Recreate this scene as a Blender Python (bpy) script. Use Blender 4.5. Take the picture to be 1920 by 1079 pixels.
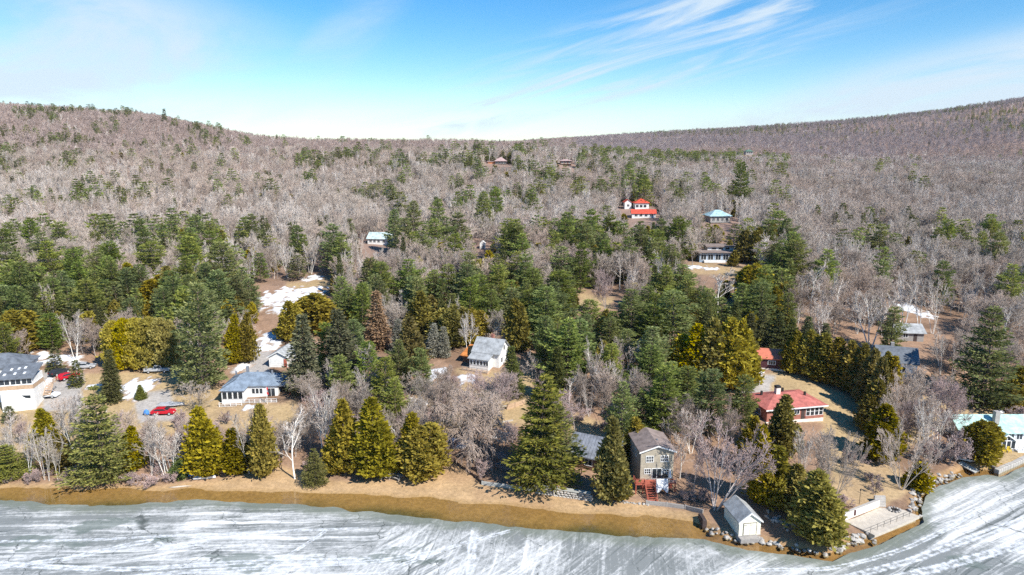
import bpy, math, random
import numpy as np
from mathutils import Vector

rng = np.random.default_rng(7)
random.seed(7)
sc = bpy.context.scene
for o in list(bpy.data.objects):
    bpy.data.objects.remove(o)
COL = sc.collection
R = math.radians

# ------------------------------------------------------------------ camera
H = 55.0                      # drone height over the lake
TH = R(11.03)                 # downward tilt
CT, ST = math.cos(TH), math.sin(TH)
FPX = 1280.0                  # focal length in photo pixels (1920 wide)
cam_d = bpy.data.cameras.new('camera')
cam_d.sensor_width = 36.0
cam_d.lens = 36.0 * FPX / 1920.0
cam_d.clip_start = 0.5
cam_d.clip_end = 20000.0
cam = bpy.data.objects.new('camera', cam_d)
COL.objects.link(cam)
cam.location = (0, 0, H)
cam.rotation_euler = (R(90) - TH, 0, 0)
sc.camera = cam

# ------------------------------------------------------------------ sun, sky, exposure
SUN_AZ = (0.707, -0.707)        # horizontal direction towards the sun (right, a little behind the camera)
SUN_EL = R(43)
sl = bpy.data.lights.new('sun', 'SUN')
sl.energy = 4.8
sl.angle = R(0.53)
sl.color = (1.0, 0.955, 0.88)
so = bpy.data.objects.new('sun', sl)
COL.objects.link(so)
sv = Vector((SUN_AZ[0] * math.cos(SUN_EL), SUN_AZ[1] * math.cos(SUN_EL), math.sin(SUN_EL)))
so.rotation_euler = sv.to_track_quat('Z', 'Y').to_euler()
so.location = (200, -150, 300)

world = bpy.data.worlds.new('World')
sc.world = world
world.use_nodes = True
wn, wl = world.node_tree.nodes, world.node_tree.links
wn.clear()
def wnode(t, **kw):
    n = wn.new(t)
    for k, v in kw.items():
        setattr(n, k, v)
    return n
w_out = wnode('ShaderNodeOutputWorld')
w_bg = wnode('ShaderNodeBackground')
w_bg.inputs['Strength'].default_value = 0.125
w_sky = wnode('ShaderNodeTexSky', sky_type='NISHITA', sun_disc=False)
w_sky.sun_elevation = SUN_EL
w_sky.sun_rotation = math.atan2(SUN_AZ[0], SUN_AZ[1])
w_sky.altitude = 300
w_sky.air_density = 1.0
w_sky.dust_density = 0.1
w_sky.ozone_density = 2.5
w_hsv = wnode('ShaderNodeHueSaturation')
w_hsv.inputs['Hue'].default_value = 0.50
w_hsv.inputs['Saturation'].default_value = 1.45
w_hsv.inputs['Value'].default_value = 0.88
wl.new(w_sky.outputs[0], w_hsv.inputs['Color'])
# cirrus: thin wind-drawn cloud in azimuth / elevation, everywhere in the sky
w_tc = wnode('ShaderNodeTexCoord')
w_sep = wnode('ShaderNodeSeparateXYZ')
wl.new(w_tc.outputs['Generated'], w_sep.inputs[0])
def wmath(op, a, b=None, c=None):
    n = wnode('ShaderNodeMath', operation=op)
    for i, x in enumerate((a, b, c)):
        if x is None:
            continue
        if isinstance(x, (int, float)):
            n.inputs[i].default_value = x
        else:
            wl.new(x, n.inputs[i])
    return n.outputs[0]
def wrange(v, a, b, lo=0.0, hi=1.0):
    r = wnode('ShaderNodeMapRange', interpolation_type='SMOOTHSTEP')
    for k, x in zip(('From Min', 'From Max', 'To Min', 'To Max'), (a, b, lo, hi)):
        r.inputs[k].default_value = x
    wl.new(v, r.inputs['Value'])
    return r.outputs[0]
w_az = wmath('ARCTAN2', w_sep.outputs['X'], w_sep.outputs['Y'])
w_el = wmath('ARCSINE', w_sep.outputs['Z'])
w_cmb = wnode('ShaderNodeCombineXYZ')
wl.new(w_az, w_cmb.inputs[0]); wl.new(w_el, w_cmb.inputs[1])
def wcloud(rot, scale, nscale, detail, dist, lo, hi, off=(0, 0, 0), rough=0.6):
    m = wnode('ShaderNodeMapping', vector_type='TEXTURE')
    m.inputs['Rotation'].default_value = (0, 0, R(rot))
    m.inputs['Scale'].default_value = scale
    m.inputs['Location'].default_value = off
    wl.new(w_cmb.outputs[0], m.inputs['Vector'])
    n = wnode('ShaderNodeTexNoise')
    n.inputs['Scale'].default_value = nscale
    n.inputs['Detail'].default_value = detail
    n.inputs['Roughness'].default_value = rough
    n.inputs['Distortion'].default_value = dist
    wl.new(m.outputs[0], n.inputs['Vector'])
    return wrange(n.outputs['Fac'], lo, hi)
def wpatch(az, el, rot, ra, re_):
    """soft elliptical bank of cloud"""
    m = wnode('ShaderNodeMapping', vector_type='TEXTURE')
    m.inputs['Location'].default_value = (az, el, 0)
    m.inputs['Rotation'].default_value = (0, 0, R(rot))
    m.inputs['Scale'].default_value = (ra, re_, 1)
    wl.new(w_cmb.outputs[0], m.inputs['Vector'])
    g = wnode('ShaderNodeTexGradient', gradient_type='QUADRATIC_SPHERE')
    wl.new(m.outputs[0], g.inputs['Vector'])
    return wrange(g.outputs['Fac'], 0.0, 0.5)
w_fib = wcloud(14, (1.0, 0.11, 1), 3.4, 10, 0.9, 0.40, 0.70, (0.31, 0.4, 0))       # long fibres rising to the right
w_puff = wcloud(8, (1.0, 0.42, 1), 3.6, 10, 0.5, 0.38, 0.64, (0.2, 1.7, 0))        # soft sheets
w_any = wcloud(5, (1.0, 0.3, 1), 1.3, 4, 0.2, 0.48, 0.75, (4.1, 0.3, 0))           # where else in the sky cloud gathers
w_k1 = wmath('MAXIMUM', wpatch(0.24, 0.165, 14, 0.62, 0.085), wpatch(0.14, 0.100, 12, 0.60, 0.055))
w_k2 = wmath('MAXIMUM', wmath('MULTIPLY', wpatch(-0.62, 0.135, -4, 0.54, 0.17), 1.15), wmath('MULTIPLY', wpatch(-0.26, 0.125, 40, 0.26, 0.07), 0.5))
w_k3 = wmath('MULTIPLY', wpatch(0.66, 0.085, 10, 0.75, 0.10), 1.3)
w_s1 = wmath('MULTIPLY', wmath('ADD', w_k1, wmath('MULTIPLY', w_any, 0.22)), w_fib)
w_s2 = wmath('MULTIPLY', wmath('MAXIMUM', wmath('MULTIPLY', w_k2, 0.9), w_k3), wmath('ADD', wmath('MULTIPLY', w_puff, 0.80), 0.22))
w_veil = wrange(w_el, -0.01, 0.09, 0.50, 0.0)
w_cf = wmath('MINIMUM', wmath('ADD', wmath('MULTIPLY', wmath('ADD', w_s1, w_s2), 0.95), w_veil), 0.92)
w_mix = wnode('ShaderNodeMix', data_type='RGBA')
wl.new(w_cf, w_mix.inputs['Factor'])
wl.new(w_hsv.outputs[0], w_mix.inputs['A'])
w_mix.inputs['B'].default_value = (3.8, 4.5, 5.15, 1)
wl.new(w_mix.outputs['Result'], w_bg.inputs['Color'])
wl.new(w_bg.outputs[0], w_out.inputs['Surface'])

vs = sc.view_settings
vs.view_transform = 'Standard'
vs.look = 'None'
vs.exposure = 0.62
vs.gamma = 1.0
vs.use_curve_mapping = False
sc.cycles.use_denoising = False
sc.cycles.denoiser = 'OPENIMAGEDENOISE'
sc.cycles.denoising_input_passes = 'RGB_ALBEDO_NORMAL'
sc.cycles.max_bounces = 5
sc.cycles.diffuse_bounces = 2
sc.cycles.transparent_max_bounces = 12
sc.cycles.caustics_reflective = False
sc.cycles.caustics_refractive = False

# ------------------------------------------------------------------ projection helpers
def proj(p):
    """world point(s) -> photo pixel(s)"""
    p = np.asarray(p, float)
    dz = p[..., 2] - H
    zc = p[..., 1] * CT - dz * ST
    yc = p[..., 1] * ST + dz * CT
    zc = np.where(np.abs(zc) < 1e-6, 1e-6, zc)
    return 960 + FPX * p[..., 0] / zc, 539.5 - FPX * yc / zc, zc
def raydir(px, py):
    u = (px - 960) / FPX
    v = (539.5 - py) / FPX
    return np.array([u, CT + v * ST, -ST + v * CT])
def lake(px, py, z=0.0):
    d = raydir(px, py)
    t = (z - H) / d[2]
    return np.array([d[0] * t, d[1] * t])

# value noise -------------------------------------------------------
_L = rng.random((256, 256))
def vnoise(x, y):
    x = np.asarray(x, float); y = np.asarray(y, float)
    xi = np.floor(x).astype(int); yi = np.floor(y).astype(int)
    fx = x - xi; fy = y - yi
    fx = fx * fx * (3 - 2 * fx); fy = fy * fy * (3 - 2 * fy)
    a = _L[xi % 256, yi % 256]; b = _L[(xi + 1) % 256, yi % 256]
    c = _L[xi % 256, (yi + 1) % 256]; d = _L[(xi + 1) % 256, (yi + 1) % 256]
    return (a * (1 - fx) + b * fx) * (1 - fy) + (c * (1 - fx) + d * fx) * fy
def fbm(x, y, o=4):
    s = 0; a = 0.5; n = 0
    for i in range(o):
        s = s + a * vnoise(x * 2 ** i + 17.3 * i, y * 2 ** i + 9.1 * i); n += a; a *= 0.5
    return s / n
def sstep(a, b, x):
    t = np.clip((np.asarray(x, float) - a) / (b - a), 0, 1)
    return t * t * (3 - 2 * t)
def inpoly(px, py, poly):
    px = np.asarray(px, float); py = np.asarray(py, float)
    c = np.zeros(np.broadcast(px, py).shape, bool)
    n = len(poly)
    for i in range(n):
        x0, y0 = poly[i]; x1, y1 = poly[(i + 1) % n]
        if y0 == y1:
            continue
        k = ((y0 > py) != (y1 > py)) & (px < (x1 - x0) * (py - y0) / (y1 - y0) + x0)
        c ^= k
    return c
def polydist(px, py, poly):
    """signed distance to a closed polygon, + inside"""
    px = np.asarray(px, float); py = np.asarray(py, float)
    d = np.full(px.shape, 1e9)
    n = len(poly)
    for i in range(n):
        x0, y0 = poly[i]; x1, y1 = poly[(i + 1) % n]
        dx, dy = x1 - x0, y1 - y0
        t = np.clip(((px - x0) * dx + (py - y0) * dy) / (dx * dx + dy * dy + 1e-9), 0, 1)
        d = np.minimum(d, np.hypot(px - x0 - t * dx, py - y0 - t * dy))
    return np.where(inpoly(px, py, poly), d, -d)

# ------------------------------------------------------------------ terrain height
# shoreline (photo pixels of the water's edge at z = 0)
SHORE_PX = [(-900, 893), (-300, 908), (0, 915), (150, 917), (300, 918), (450, 920), (600, 924), (750, 931), (900, 945), (1050, 958),
            (1180, 968), (1300, 978), (1326, 992), (1345, 1003), (1400, 1015), (1470, 1024), (1558, 1040), (1572, 1022), (1640, 1010),
            (1722, 973), (1712, 948), (1722, 925), (1752, 902), (1790, 888), (1812, 879), (1850, 882), (1868, 886), (1900, 876), (1950, 852),
            (2100, 800), (2500, 770), (3100, 750)]
SH = np.array([lake(*p) for p in SHORE_PX])
LAND = np.vstack([SH, [[6000, 400], [6000, 6000], [-6000, 6000], [-6000, 130]]])
def shore_d(x, y):
    d = polydist(x, y, [tuple(p) for p in LAND])
    return d + (fbm(np.asarray(x) / 3.6 + 11, np.asarray(y) / 2.4, 4) - 0.5) * 2.6 * sstep(1290, 1240, 960 + FPX * np.asarray(x) / (np.maximum(np.asarray(y), 60) * CT * 1.09))

T_Y = [60, 100, 130, 160, 200, 250, 320, 400, 500, 650, 800, 900, 1000, 1250, 1500, 1700, 2000, 2600, 3400]
T_PX = [-900, 0, 300, 480, 700, 900, 1000, 1200, 1500, 1750, 1920, 2900]
T_Z = [
 [0, 1.5, 3, 6, 9, 13, 16, 23, 38, 66, 94, 112, 122, 120, 118, 116, 112, 100, 90],
 [0, 1.5, 3.2, 6, 9, 13, 16, 23, 36, 62, 92, 110, 118, 112, 110, 108, 104, 100, 90],
 [0, 1.5, 3.4, 6, 9, 13, 16, 23, 34, 57, 82, 98, 102, 96, 88, 88, 88, 90, 90],
 [0, 1.5, 3.6, 6.2, 9, 12, 16, 24, 35, 52, 65, 68, 67, 64, 64, 68, 76, 84, 88],
 [0, 1.6, 4, 7, 9.5, 12.5, 17, 27, 41, 54, 61, 61, 59, 57, 62, 68, 76, 84, 88],
 [0, 1.6, 4.2, 8, 11, 14, 18, 28, 45, 55, 61, 61, 59, 58, 63, 69, 77, 86, 90],
 [0, 1.6, 4.4, 8, 11.5, 14.5, 18, 27, 43, 53, 59, 61, 62, 66, 73, 80, 88, 92, 92],
 [0, 1.8, 4.6, 8, 12, 15, 19, 26, 36, 44, 45, 46, 50, 69, 91, 98, 98, 94, 92],
 [0, 2, 4.8, 8, 12, 16, 20, 26, 33, 39, 40, 41, 47, 80, 112, 118, 116, 106, 92],
 [0, 2, 4.8, 7.5, 11, 14.5, 19, 25, 32, 38, 39, 41, 50, 94, 141, 148, 144, 120, 92],
 [0, 2, 4.8, 7.5, 11, 14.5, 19, 25, 32, 38, 39, 41, 52, 106, 170, 182, 176, 130, 92],
 [0, 2, 4.8, 7.5, 11, 14.5, 19, 25, 32, 40, 50, 62, 76, 130, 195, 210, 200, 140, 92]]
_fp = np.arange(-900, 2901, 10.0)
_fy = np.exp(np.linspace(math.log(60), math.log(3400), 320))
_a = np.array([np.interp(_fy, T_Y, r) for r in T_Z])
_g = np.array([np.interp(_fp, T_PX, _a[:, j]) for j in range(len(_fy))]).T
def _sm(g, n, ax):
    k = np.hanning(n + 2)[1:-1]; k /= k.sum()
    pad = [(0, 0), (0, 0)]; pad[ax] = (n // 2, n // 2)
    return np.apply_along_axis(lambda v: np.convolve(v, k, 'valid'), ax, np.pad(g, pad, 'edge'))
_g = _sm(_sm(_g, 11, 1), 21, 0)
def ztab(x, y):
    yy = np.clip(y, 60, 3399)
    px = np.clip(960 + FPX * x / (yy * CT), -899, 2899)
    fi = (px + 900) / 10.0
    fj = (np.log(yy) - math.log(60)) / (math.log(3400) - math.log(60)) * 319
    i = np.clip(fi.astype(int), 0, len(_fp) - 2); j = np.clip(fj.astype(int), 0, 318)
    a = fi - i; b = fj - j
    return (_g[i, j] * (1 - a) + _g[i + 1, j] * a) * (1 - b) + (_g[i, j + 1] * (1 - a) + _g[i + 1, j + 1] * a) * b
def zt(x, y):
    x = np.asarray(x, float); y = np.asarray(y, float)
    sd = shore_d(x, y)
    u = 960 + FPX * x / (np.maximum(y, 60) * CT * 1.09)
    bench = sstep(1290, 1330, u)
    beach = np.interp(sd, [-30, -8, 0, 4, 9, 14, 22, 30], [-3, -0.9, 0.0, 0.35, 0.8, 1.5, 2.1, 2.4])
    rocky = np.interp(sd, [-30, -6, -0.3, 0.5, 4, 10, 20, 30], [-5, -1.5, -0.5, 0.62, 0.95, 1.5, 2.3, 2.9])
    near = beach * (1 - bench) + rocky * bench
    t = ztab(x, y) + (fbm(x / 60, y / 60, 3) - 0.5) * np.clip((y - 150) / 40, 0, 6) + (fbm(x / 9 + 5, y / 9, 2) - 0.5) * 0.5
    w = sstep(10, 36, sd)
    return near * (1 - w) + np.maximum(t, 1.6) * w
def zt1(x, y):
    return float(zt(np.array([x]), np.array([y]))[0])
_my = np.exp(np.linspace(math.log(66), math.log(3000), 1500))
def ground(px, py):
    """terrain point seen at a photo pixel"""
    d = raydir(px, py)
    t = _my / d[1]
    zr = H + d[2] * t
    zz = np.maximum(zt(d[0] * t, _my), 0.0)
    k = np.nonzero(zr <= zz)[0]
    if len(k) == 0:
        k = [len(_my) - 1]
    i = max(k[0], 1)
    f0 = zr[i - 1] - zz[i - 1]; f1 = zz[i] - zr[i]
    f = f0 / (f0 + f1 + 1e-9)
    y = _my[i - 1] + (_my[i] - _my[i - 1]) * f
    tt = y / d[1]
    return np.array([d[0] * tt, y, H + d[2] * tt])
def mpp(p):
    """metres per photo pixel at a point"""
    return (p[1] * CT - (p[2] - H) * ST) / FPX
def height_to(p, py_top):
    v = (539.5 - py_top) / FPX
    y = p[1]
    dz = (v * y * CT - y * ST) / (CT + v * ST)
    return H + dz - p[2]

# ------------------------------------------------------------------ materials
MATS = {}
class NT:
    def __init__(s, name):
        m = bpy.data.materials.new(name)
        m.use_nodes = True
        s.m = m; s.n = m.node_tree.nodes; s.l = m.node_tree.links
        s.n.clear()
        s.out = s.n.new('ShaderNodeOutputMaterial')
        MATS[name] = m
    def node(s, t, ins=None, **kw):
        n = s.n.new(t)
        for k, v in kw.items():
            setattr(n, k, v)
        for k, v in (ins or {}).items():
            s.set(n.inputs[k], v)
        return n
    def set(s, sock, v):
        if hasattr(v, 'is_linked') or isinstance(v, bpy.types.NodeSocket):
            s.l.new(v, sock)
        elif isinstance(v, tuple) and len(v) == 3 and sock.type == 'RGBA':
            sock.default_value = (*v, 1)
        else:
            sock.default_value = v
    def math(s, op, a, b=0.0, clamp=False):
        n = s.node('ShaderNodeMath', operation=op, use_clamp=clamp)
        s.set(n.inputs[0], a); s.set(n.inputs[1], b)
        return n.outputs[0]
    def mix(s, f, a, b, blend='MIX'):
        n = s.node('ShaderNodeMix', data_type='RGBA', blend_type=blend)
        s.set(n.inputs['Factor'], f); s.set(n.inputs['A'], a); s.set(n.inputs['B'], b)
        return n.outputs['Result']
    def noise(s, scale, detail=4, vec=None, rough=0.55, dist=0.0):
        n = s.node('ShaderNodeTexNoise', {'Scale': scale, 'Detail': detail, 'Roughness': rough, 'Distortion': dist})
        if vec is not None:
            s.l.new(vec, n.inputs['Vector'])
        return n.outputs['Fac']
    def rng(s, v, a, b, lo=0.0, hi=1.0, smooth=True):
        n = s.node('ShaderNodeMapRange', {'From Min': a, 'From Max': b, 'To Min': lo, 'To Max': hi}, interpolation_type='SMOOTHSTEP' if smooth else 'LINEAR')
        s.set(n.inputs['Value'], v)
        return n.outputs[0]
    def pos(s):
        return s.node('ShaderNodeNewGeometry').outputs['Position']
    def mapping(s, vec, rot=0.0, scale=(1, 1, 1), loc=(0, 0, 0)):
        n = s.node('ShaderNodeMapping', {'Rotation': (0, 0, R(rot)), 'Scale': scale, 'Location': loc})
        s.l.new(vec, n.inputs['Vector'])
        return n.outputs[0]
    def tmap(s, vec, rot, scale, loc):
        n = s.node('ShaderNodeMapping', {'Rotation': (0, 0, R(rot)), 'Scale': scale, 'Location': loc}, vector_type='TEXTURE')
        s.l.new(vec, n.inputs['Vector'])
        return n.outputs[0]
    def principled(s, col, rough=0.8, spec=0.3, metal=0.0, bump=None, bstr=0.3, bdist=0.05):
        p = s.node('ShaderNodeBsdfPrincipled', {'Base Color': col, 'Roughness': rough, 'Specular IOR Level': spec, 'Metallic': metal})
        if bump is not None:
            b = s.node('ShaderNodeBump', {'Strength': bstr, 'Distance': bdist, 'Height': bump})
            s.l.new(b.outputs[0], p.inputs['Normal'])
        return p.outputs[0]
    def done(s, sh):
        s.l.new(sh, s.out.inputs['Surface'])
        return s.m

def simple(name, col, rough=0.7, spec=0.3, metal=0.0, var=0.12, nscale=1.5, emit=None):
    if 'shingle' in name or 'metal' in name or 'roof' in name:
        var, nscale = 0.26, 0.9
    t = NT(name)
    tc = t.node('ShaderNodeTexCoord').outputs['Object']
    n = t.noise(nscale, 5, tc, 0.65)
    n2 = t.noise(nscale * 9, 3, tc)
    f = t.math('ADD', t.math('MULTIPLY', n, 0.7), t.math('MULTIPLY', n2, 0.3))
    a = tuple(c * (1 - var * 1.6) for c in col)
    b = tuple(min(1, c * (1 + var * 1.2)) for c in col)
    c = t.mix(t.rng(f, 0.3, 0.7), a, b)
    return t.done(t.principled(c, rough, spec, metal, n2, 0.15, 0.02))

def foliage(name, dark, light, accent, transl=0.25, hue=0.04):
    """needle / leaf colour: per-tuft value in 'shade', per-tree shift from the object's random number"""
    t = NT(name)
    sh = t.node('ShaderNodeAttribute', attribute_name='shade').outputs['Fac']
    oi = t.node('ShaderNodeObjectInfo')
    c = t.mix(t.rng(sh, 0.0, 0.8), dark, light)
    c = t.mix(t.rng(sh, 0.82, 1.0, 0, 0.8), c, accent)
    r = oi.outputs['Random']
    h = t.node('ShaderNodeHueSaturation', {'Hue': t.rng(r, 0, 1, 0.5 - hue, 0.5 + hue * 0.1, False), 'Saturation': t.rng(t.math('FRACT', t.math('MULTIPLY', r, 7.31)), 0, 1, 0.8, 1.12, False),
                                           'Value': t.rng(t.math('FRACT', t.math('MULTIPLY', r, 3.77)), 0, 1, 0.72, 1.28, False), 'Color': c}).outputs[0]
    d = t.principled(h, 0.8, 0.04)
    tr = t.node('ShaderNodeBsdfTranslucent', {'Color': t.mix(1.0, h, (1.0, 0.95, 0.55), 'MULTIPLY')}).outputs[0]
    m = t.node('ShaderNodeMixShader', {'Fac': transl})
    t.l.new(d, m.inputs[1]); t.l.new(tr, m.inputs[2])
    return t.done(m.outputs[0])

def bark(name, trunk, twig_a, twig_b, blot=None):
    """bark: 'shade' 0 = stem, 1 = finest twig; twig tint drifts over the land"""
    t = NT(name)
    sh = t.node('ShaderNodeAttribute', attribute_name='shade').outputs['Fac']
    oi = t.node('ShaderNodeObjectInfo')
    n = t.noise(0.006, 3, oi.outputs['Location'])
    r = oi.outputs['Random']
    tw = t.mix(t.rng(t.math('ADD', n, t.math('MULTIPLY', t.math('SUBTRACT', r, 0.5), 0.35)), 0.35, 0.65), twig_a, twig_b)
    st = trunk
    if blot:
        tc = t.node('ShaderNodeTexCoord').outputs['Object']
        k = t.noise(2.2, 4, t.mapping(tc, 0, (1, 1, 3.0)), 0.7)
        st = t.mix(t.rng(k, 0.56, 0.66), trunk, blot)
    c = t.mix(t.rng(sh, 0.15, 0.75), st, tw)
    h = t.node('ShaderNodeHueSaturation', {'Value': t.rng(t.math('FRACT', t.math('MULTIPLY', r, 5.1)), 0, 1, 0.75, 1.25, False), 'Color': c}).outputs[0]
    return t.done(t.principled(h, 0.9, 0.05))

foliage('pine_needles', (0.095, 0.135, 0.043), (0.285, 0.345, 0.098), (0.46, 0.49, 0.13), 0.42)
foliage('spruce_needles', (0.06, 0.082, 0.034), (0.17, 0.19, 0.065), (0.27, 0.28, 0.09), 0.32)
foliage('golden_green_needles', (0.085, 0.108, 0.026), (0.31, 0.32, 0.06), (0.52, 0.47, 0.08), 0.35, 0.02)
foliage('cedar_leaves', (0.125, 0.115, 0.018), (0.36, 0.305, 0.042), (0.52, 0.41, 0.055), 0.34, 0.018)
foliage('hedge_leaves', (0.17, 0.145, 0.02), (0.45, 0.37, 0.042), (0.60, 0.48, 0.06), 0.36, 0.0)
foliage('young_pine_needles', (0.07, 0.10, 0.022), (0.19, 0.24, 0.05), (0.24, 0.3, 0.06), 0.3)
foliage('grey_spruce_needles', (0.17, 0.17, 0.12), (0.36, 0.35, 0.27), (0.48, 0.46, 0.38), 0.2, 0.02)
foliage('brown_larch_needles', (0.20, 0.13, 0.08), (0.38, 0.26, 0.17), (0.45, 0.3, 0.18), 0.2, 0.02)
foliage('dusty_spruce_needles', (0.075, 0.08, 0.035), (0.18, 0.18, 0.085), (0.26, 0.23, 0.10), 0.2, 0.02)
bark('conifer_bark', (0.16, 0.12, 0.095), (0.17, 0.13, 0.10), (0.15, 0.12, 0.1))
bark('hardwood_bark', (0.38, 0.335, 0.295), (0.48, 0.405, 0.34), (0.45, 0.35, 0.285))
bark('warm_hill_bark', (0.36, 0.30, 0.26), (0.385, 0.29, 0.25), (0.43, 0.335, 0.295))
bark('mauve_hill_bark', (0.33, 0.285, 0.275), (0.33, 0.27, 0.265), (0.375, 0.31, 0.30))
bark('birch_bark', (0.82, 0.78, 0.71), (0.52, 0.45, 0.395), (0.50, 0.41, 0.35), (0.25, 0.21, 0.18))
bark('maple_bark', (0.46, 0.40, 0.37), (0.45, 0.345, 0.32), (0.45, 0.33, 0.30))

# ------------------------------------------------------------------ mesh helpers
def mesh_np(name, V, F, mats, midx=None, shade=None, smooth=False):
    """V (n,3), F list of arrays each (m,k)"""
    me = bpy.data.meshes.new(name)
    V = np.asarray(V, np.float32)
    me.vertices.add(len(V)); me.vertices.foreach_set('co', V.ravel())
    if not isinstance(F, list):
        F = [F]
    F = [np.asarray(f, np.int32) for f in F if len(f)]
    lt = np.concatenate([np.full(len(f), f.shape[1], np.int32) for f in F])
    me.loops.add(int(lt.sum())); me.loops.foreach_set('vertex_index', np.concatenate([f.ravel() for f in F]))
    me.polygons.add(len(lt))
    me.polygons.foreach_set('loop_start', np.concatenate([[0], np.cumsum(lt)[:-1]]).astype(np.int32))
    try:
        me.polygons.foreach_set('loop_total', lt)
    except Exception:
        pass
    for m in mats:
        me.materials.append(MATS[m])
    if midx is not None:
        me.polygons.foreach_set('material_index', np.asarray(midx, np.int32))
    if smooth:
        me.polygons.foreach_set('use_smooth', np.ones(len(lt), bool))
    me.update(calc_edges=True)
    if shade is not None:
        a = me.attributes.new('shade', 'FLOAT', 'FACE')
        a.data.foreach_set('value', np.asarray(shade, np.float32))
    me.validate()
    return me
def new(name, me, parent=None, loc=(0, 0, 0), rz=0.0, scale=None, **props):
    o = bpy.data.objects.new(name, me)
    COL.objects.link(o)
    o.location = tuple(float(v) for v in loc)
    o.rotation_euler = (0, 0, rz)
    if scale is not None:
        o.scale = scale
    if parent is not None:
        o.parent = parent
    for k, v in props.items():
        o[k] = v
    return o
def thing(name, label, cat, loc, rz=0.0, group=None, scale=None):
    o = new(name, None, None, loc, rz, scale, label=label, category=cat)
    o.empty_display_size = 0.3
    if group:
        o['group'] = group
    return o
class MB:
    """collects simple solids into one mesh"""
    def __init__(s):
        s.v = []; s.f = []
    def add(s, vs, fs):
        k = len(s.v)
        s.v += [tuple(map(float, v)) for v in vs]
        s.f += [tuple(i + k for i in f) for f in fs]
        return s
    def box(s, x0, x1, y0, y1, z0, z1):
        return s.add([(x0, y0, z0), (x1, y0, z0), (x1, y1, z0), (x0, y1, z0), (x0, y0, z1), (x1, y0, z1), (x1, y1, z1), (x0, y1, z1)],
                     [(3, 2, 1, 0), (4, 5, 6, 7), (0, 1, 5, 4), (1, 2, 6, 5), (2, 3, 7, 6), (3, 0, 4, 7)])
    def beam(s, p, q, w, h=None):
        p = Vector(p); q = Vector(q); h = h or w
        d = (q - p).normalized()
        up = Vector((0, 0, 1)) if abs(d.z) < 0.95 else Vector((0, 1, 0))
        a = d.cross(up).normalized() * (w / 2); b = a.cross(d).normalized() * (h / 2)
        vs = [p - a - b, p + a - b, p + a + b, p - a + b, q - a - b, q + a - b, q + a + b, q - a + b]
        return s.add(vs, [(3, 2, 1, 0), (4, 5, 6, 7), (0, 1, 5, 4), (1, 2, 6, 5), (2, 3, 7, 6), (3, 0, 4, 7)])
    def cyl(s, p, q, r0, r1=None, n=8):
        p = Vector(p); q = Vector(q); r1 = r0 if r1 is None else r1
        d = (q - p).normalized()
        up = Vector((0, 0, 1)) if abs(d.z) < 0.95 else Vector((1, 0, 0))
        a = d.cross(up).normalized(); b = d.cross(a)
        vs = []
        for c, r in ((p, r0), (q, r1)):
            for i in range(n):
                t = 2 * math.pi * i / n
                vs.append(c + a * (r * math.cos(t)) + b * (r * math.sin(t)))
        fs = [(i, (i + 1) % n, n + (i + 1) % n, n + i) for i in range(n)] + [tuple(range(n - 1, -1, -1)), tuple(range(n, 2 * n))]
        return s.add(vs, fs)
    def prism(s, poly, y0, y1):
        """polygon in x,z swept along y"""
        n = len(poly)
        vs = [(x, y0, z) for x, z in poly] + [(x, y1, z) for x, z in poly]
        return s.add(vs, [tuple(range(n)), tuple(range(2 * n - 1, n - 1, -1))] + [(i + n, (i + 1) % n + n, (i + 1) % n, i) for i in range(n)])
    def loft(s, rings, cap=True):
        n = len(rings[0]); vs = [v for r in rings for v in r]; fs = []
        for k in range(len(rings) - 1):
            for i in range(n):
                j = (i + 1) % n
                fs.append((k * n + i, k * n + j, (k + 1) * n + j, (k + 1) * n + i))
        if cap:
            fs += [tuple(range(n - 1, -1, -1)), tuple(range((len(rings) - 1) * n, len(rings) * n))]
        return s.add(vs, fs)
    def mesh(s, name, mat, smooth=False, bevel=0):
        me = bpy.data.meshes.new(name)
        me.from_pydata(s.v, [], s.f)
        me.materials.append(MATS[mat])
        import bmesh
        bm = bmesh.new(); bm.from_mesh(me)
        bmesh.ops.recalc_face_normals(bm, faces=bm.faces)
        if bevel:
            bmesh.ops.bevel(bm, geom=bm.edges[:], offset=bevel, segments=1, affect='EDGES')
        bm.to_mesh(me); bm.free()
        if smooth:
            me.polygons.foreach_set('use_smooth', np.ones(len(me.polygons), bool))
        return me
    def build(s, name, mat, parent=None, smooth=False, bevel=0, loc=(0, 0, 0), rz=0.0, **props):
        return new(name, s.mesh(name, mat, smooth, bevel), parent, loc, rz, **props)

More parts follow.
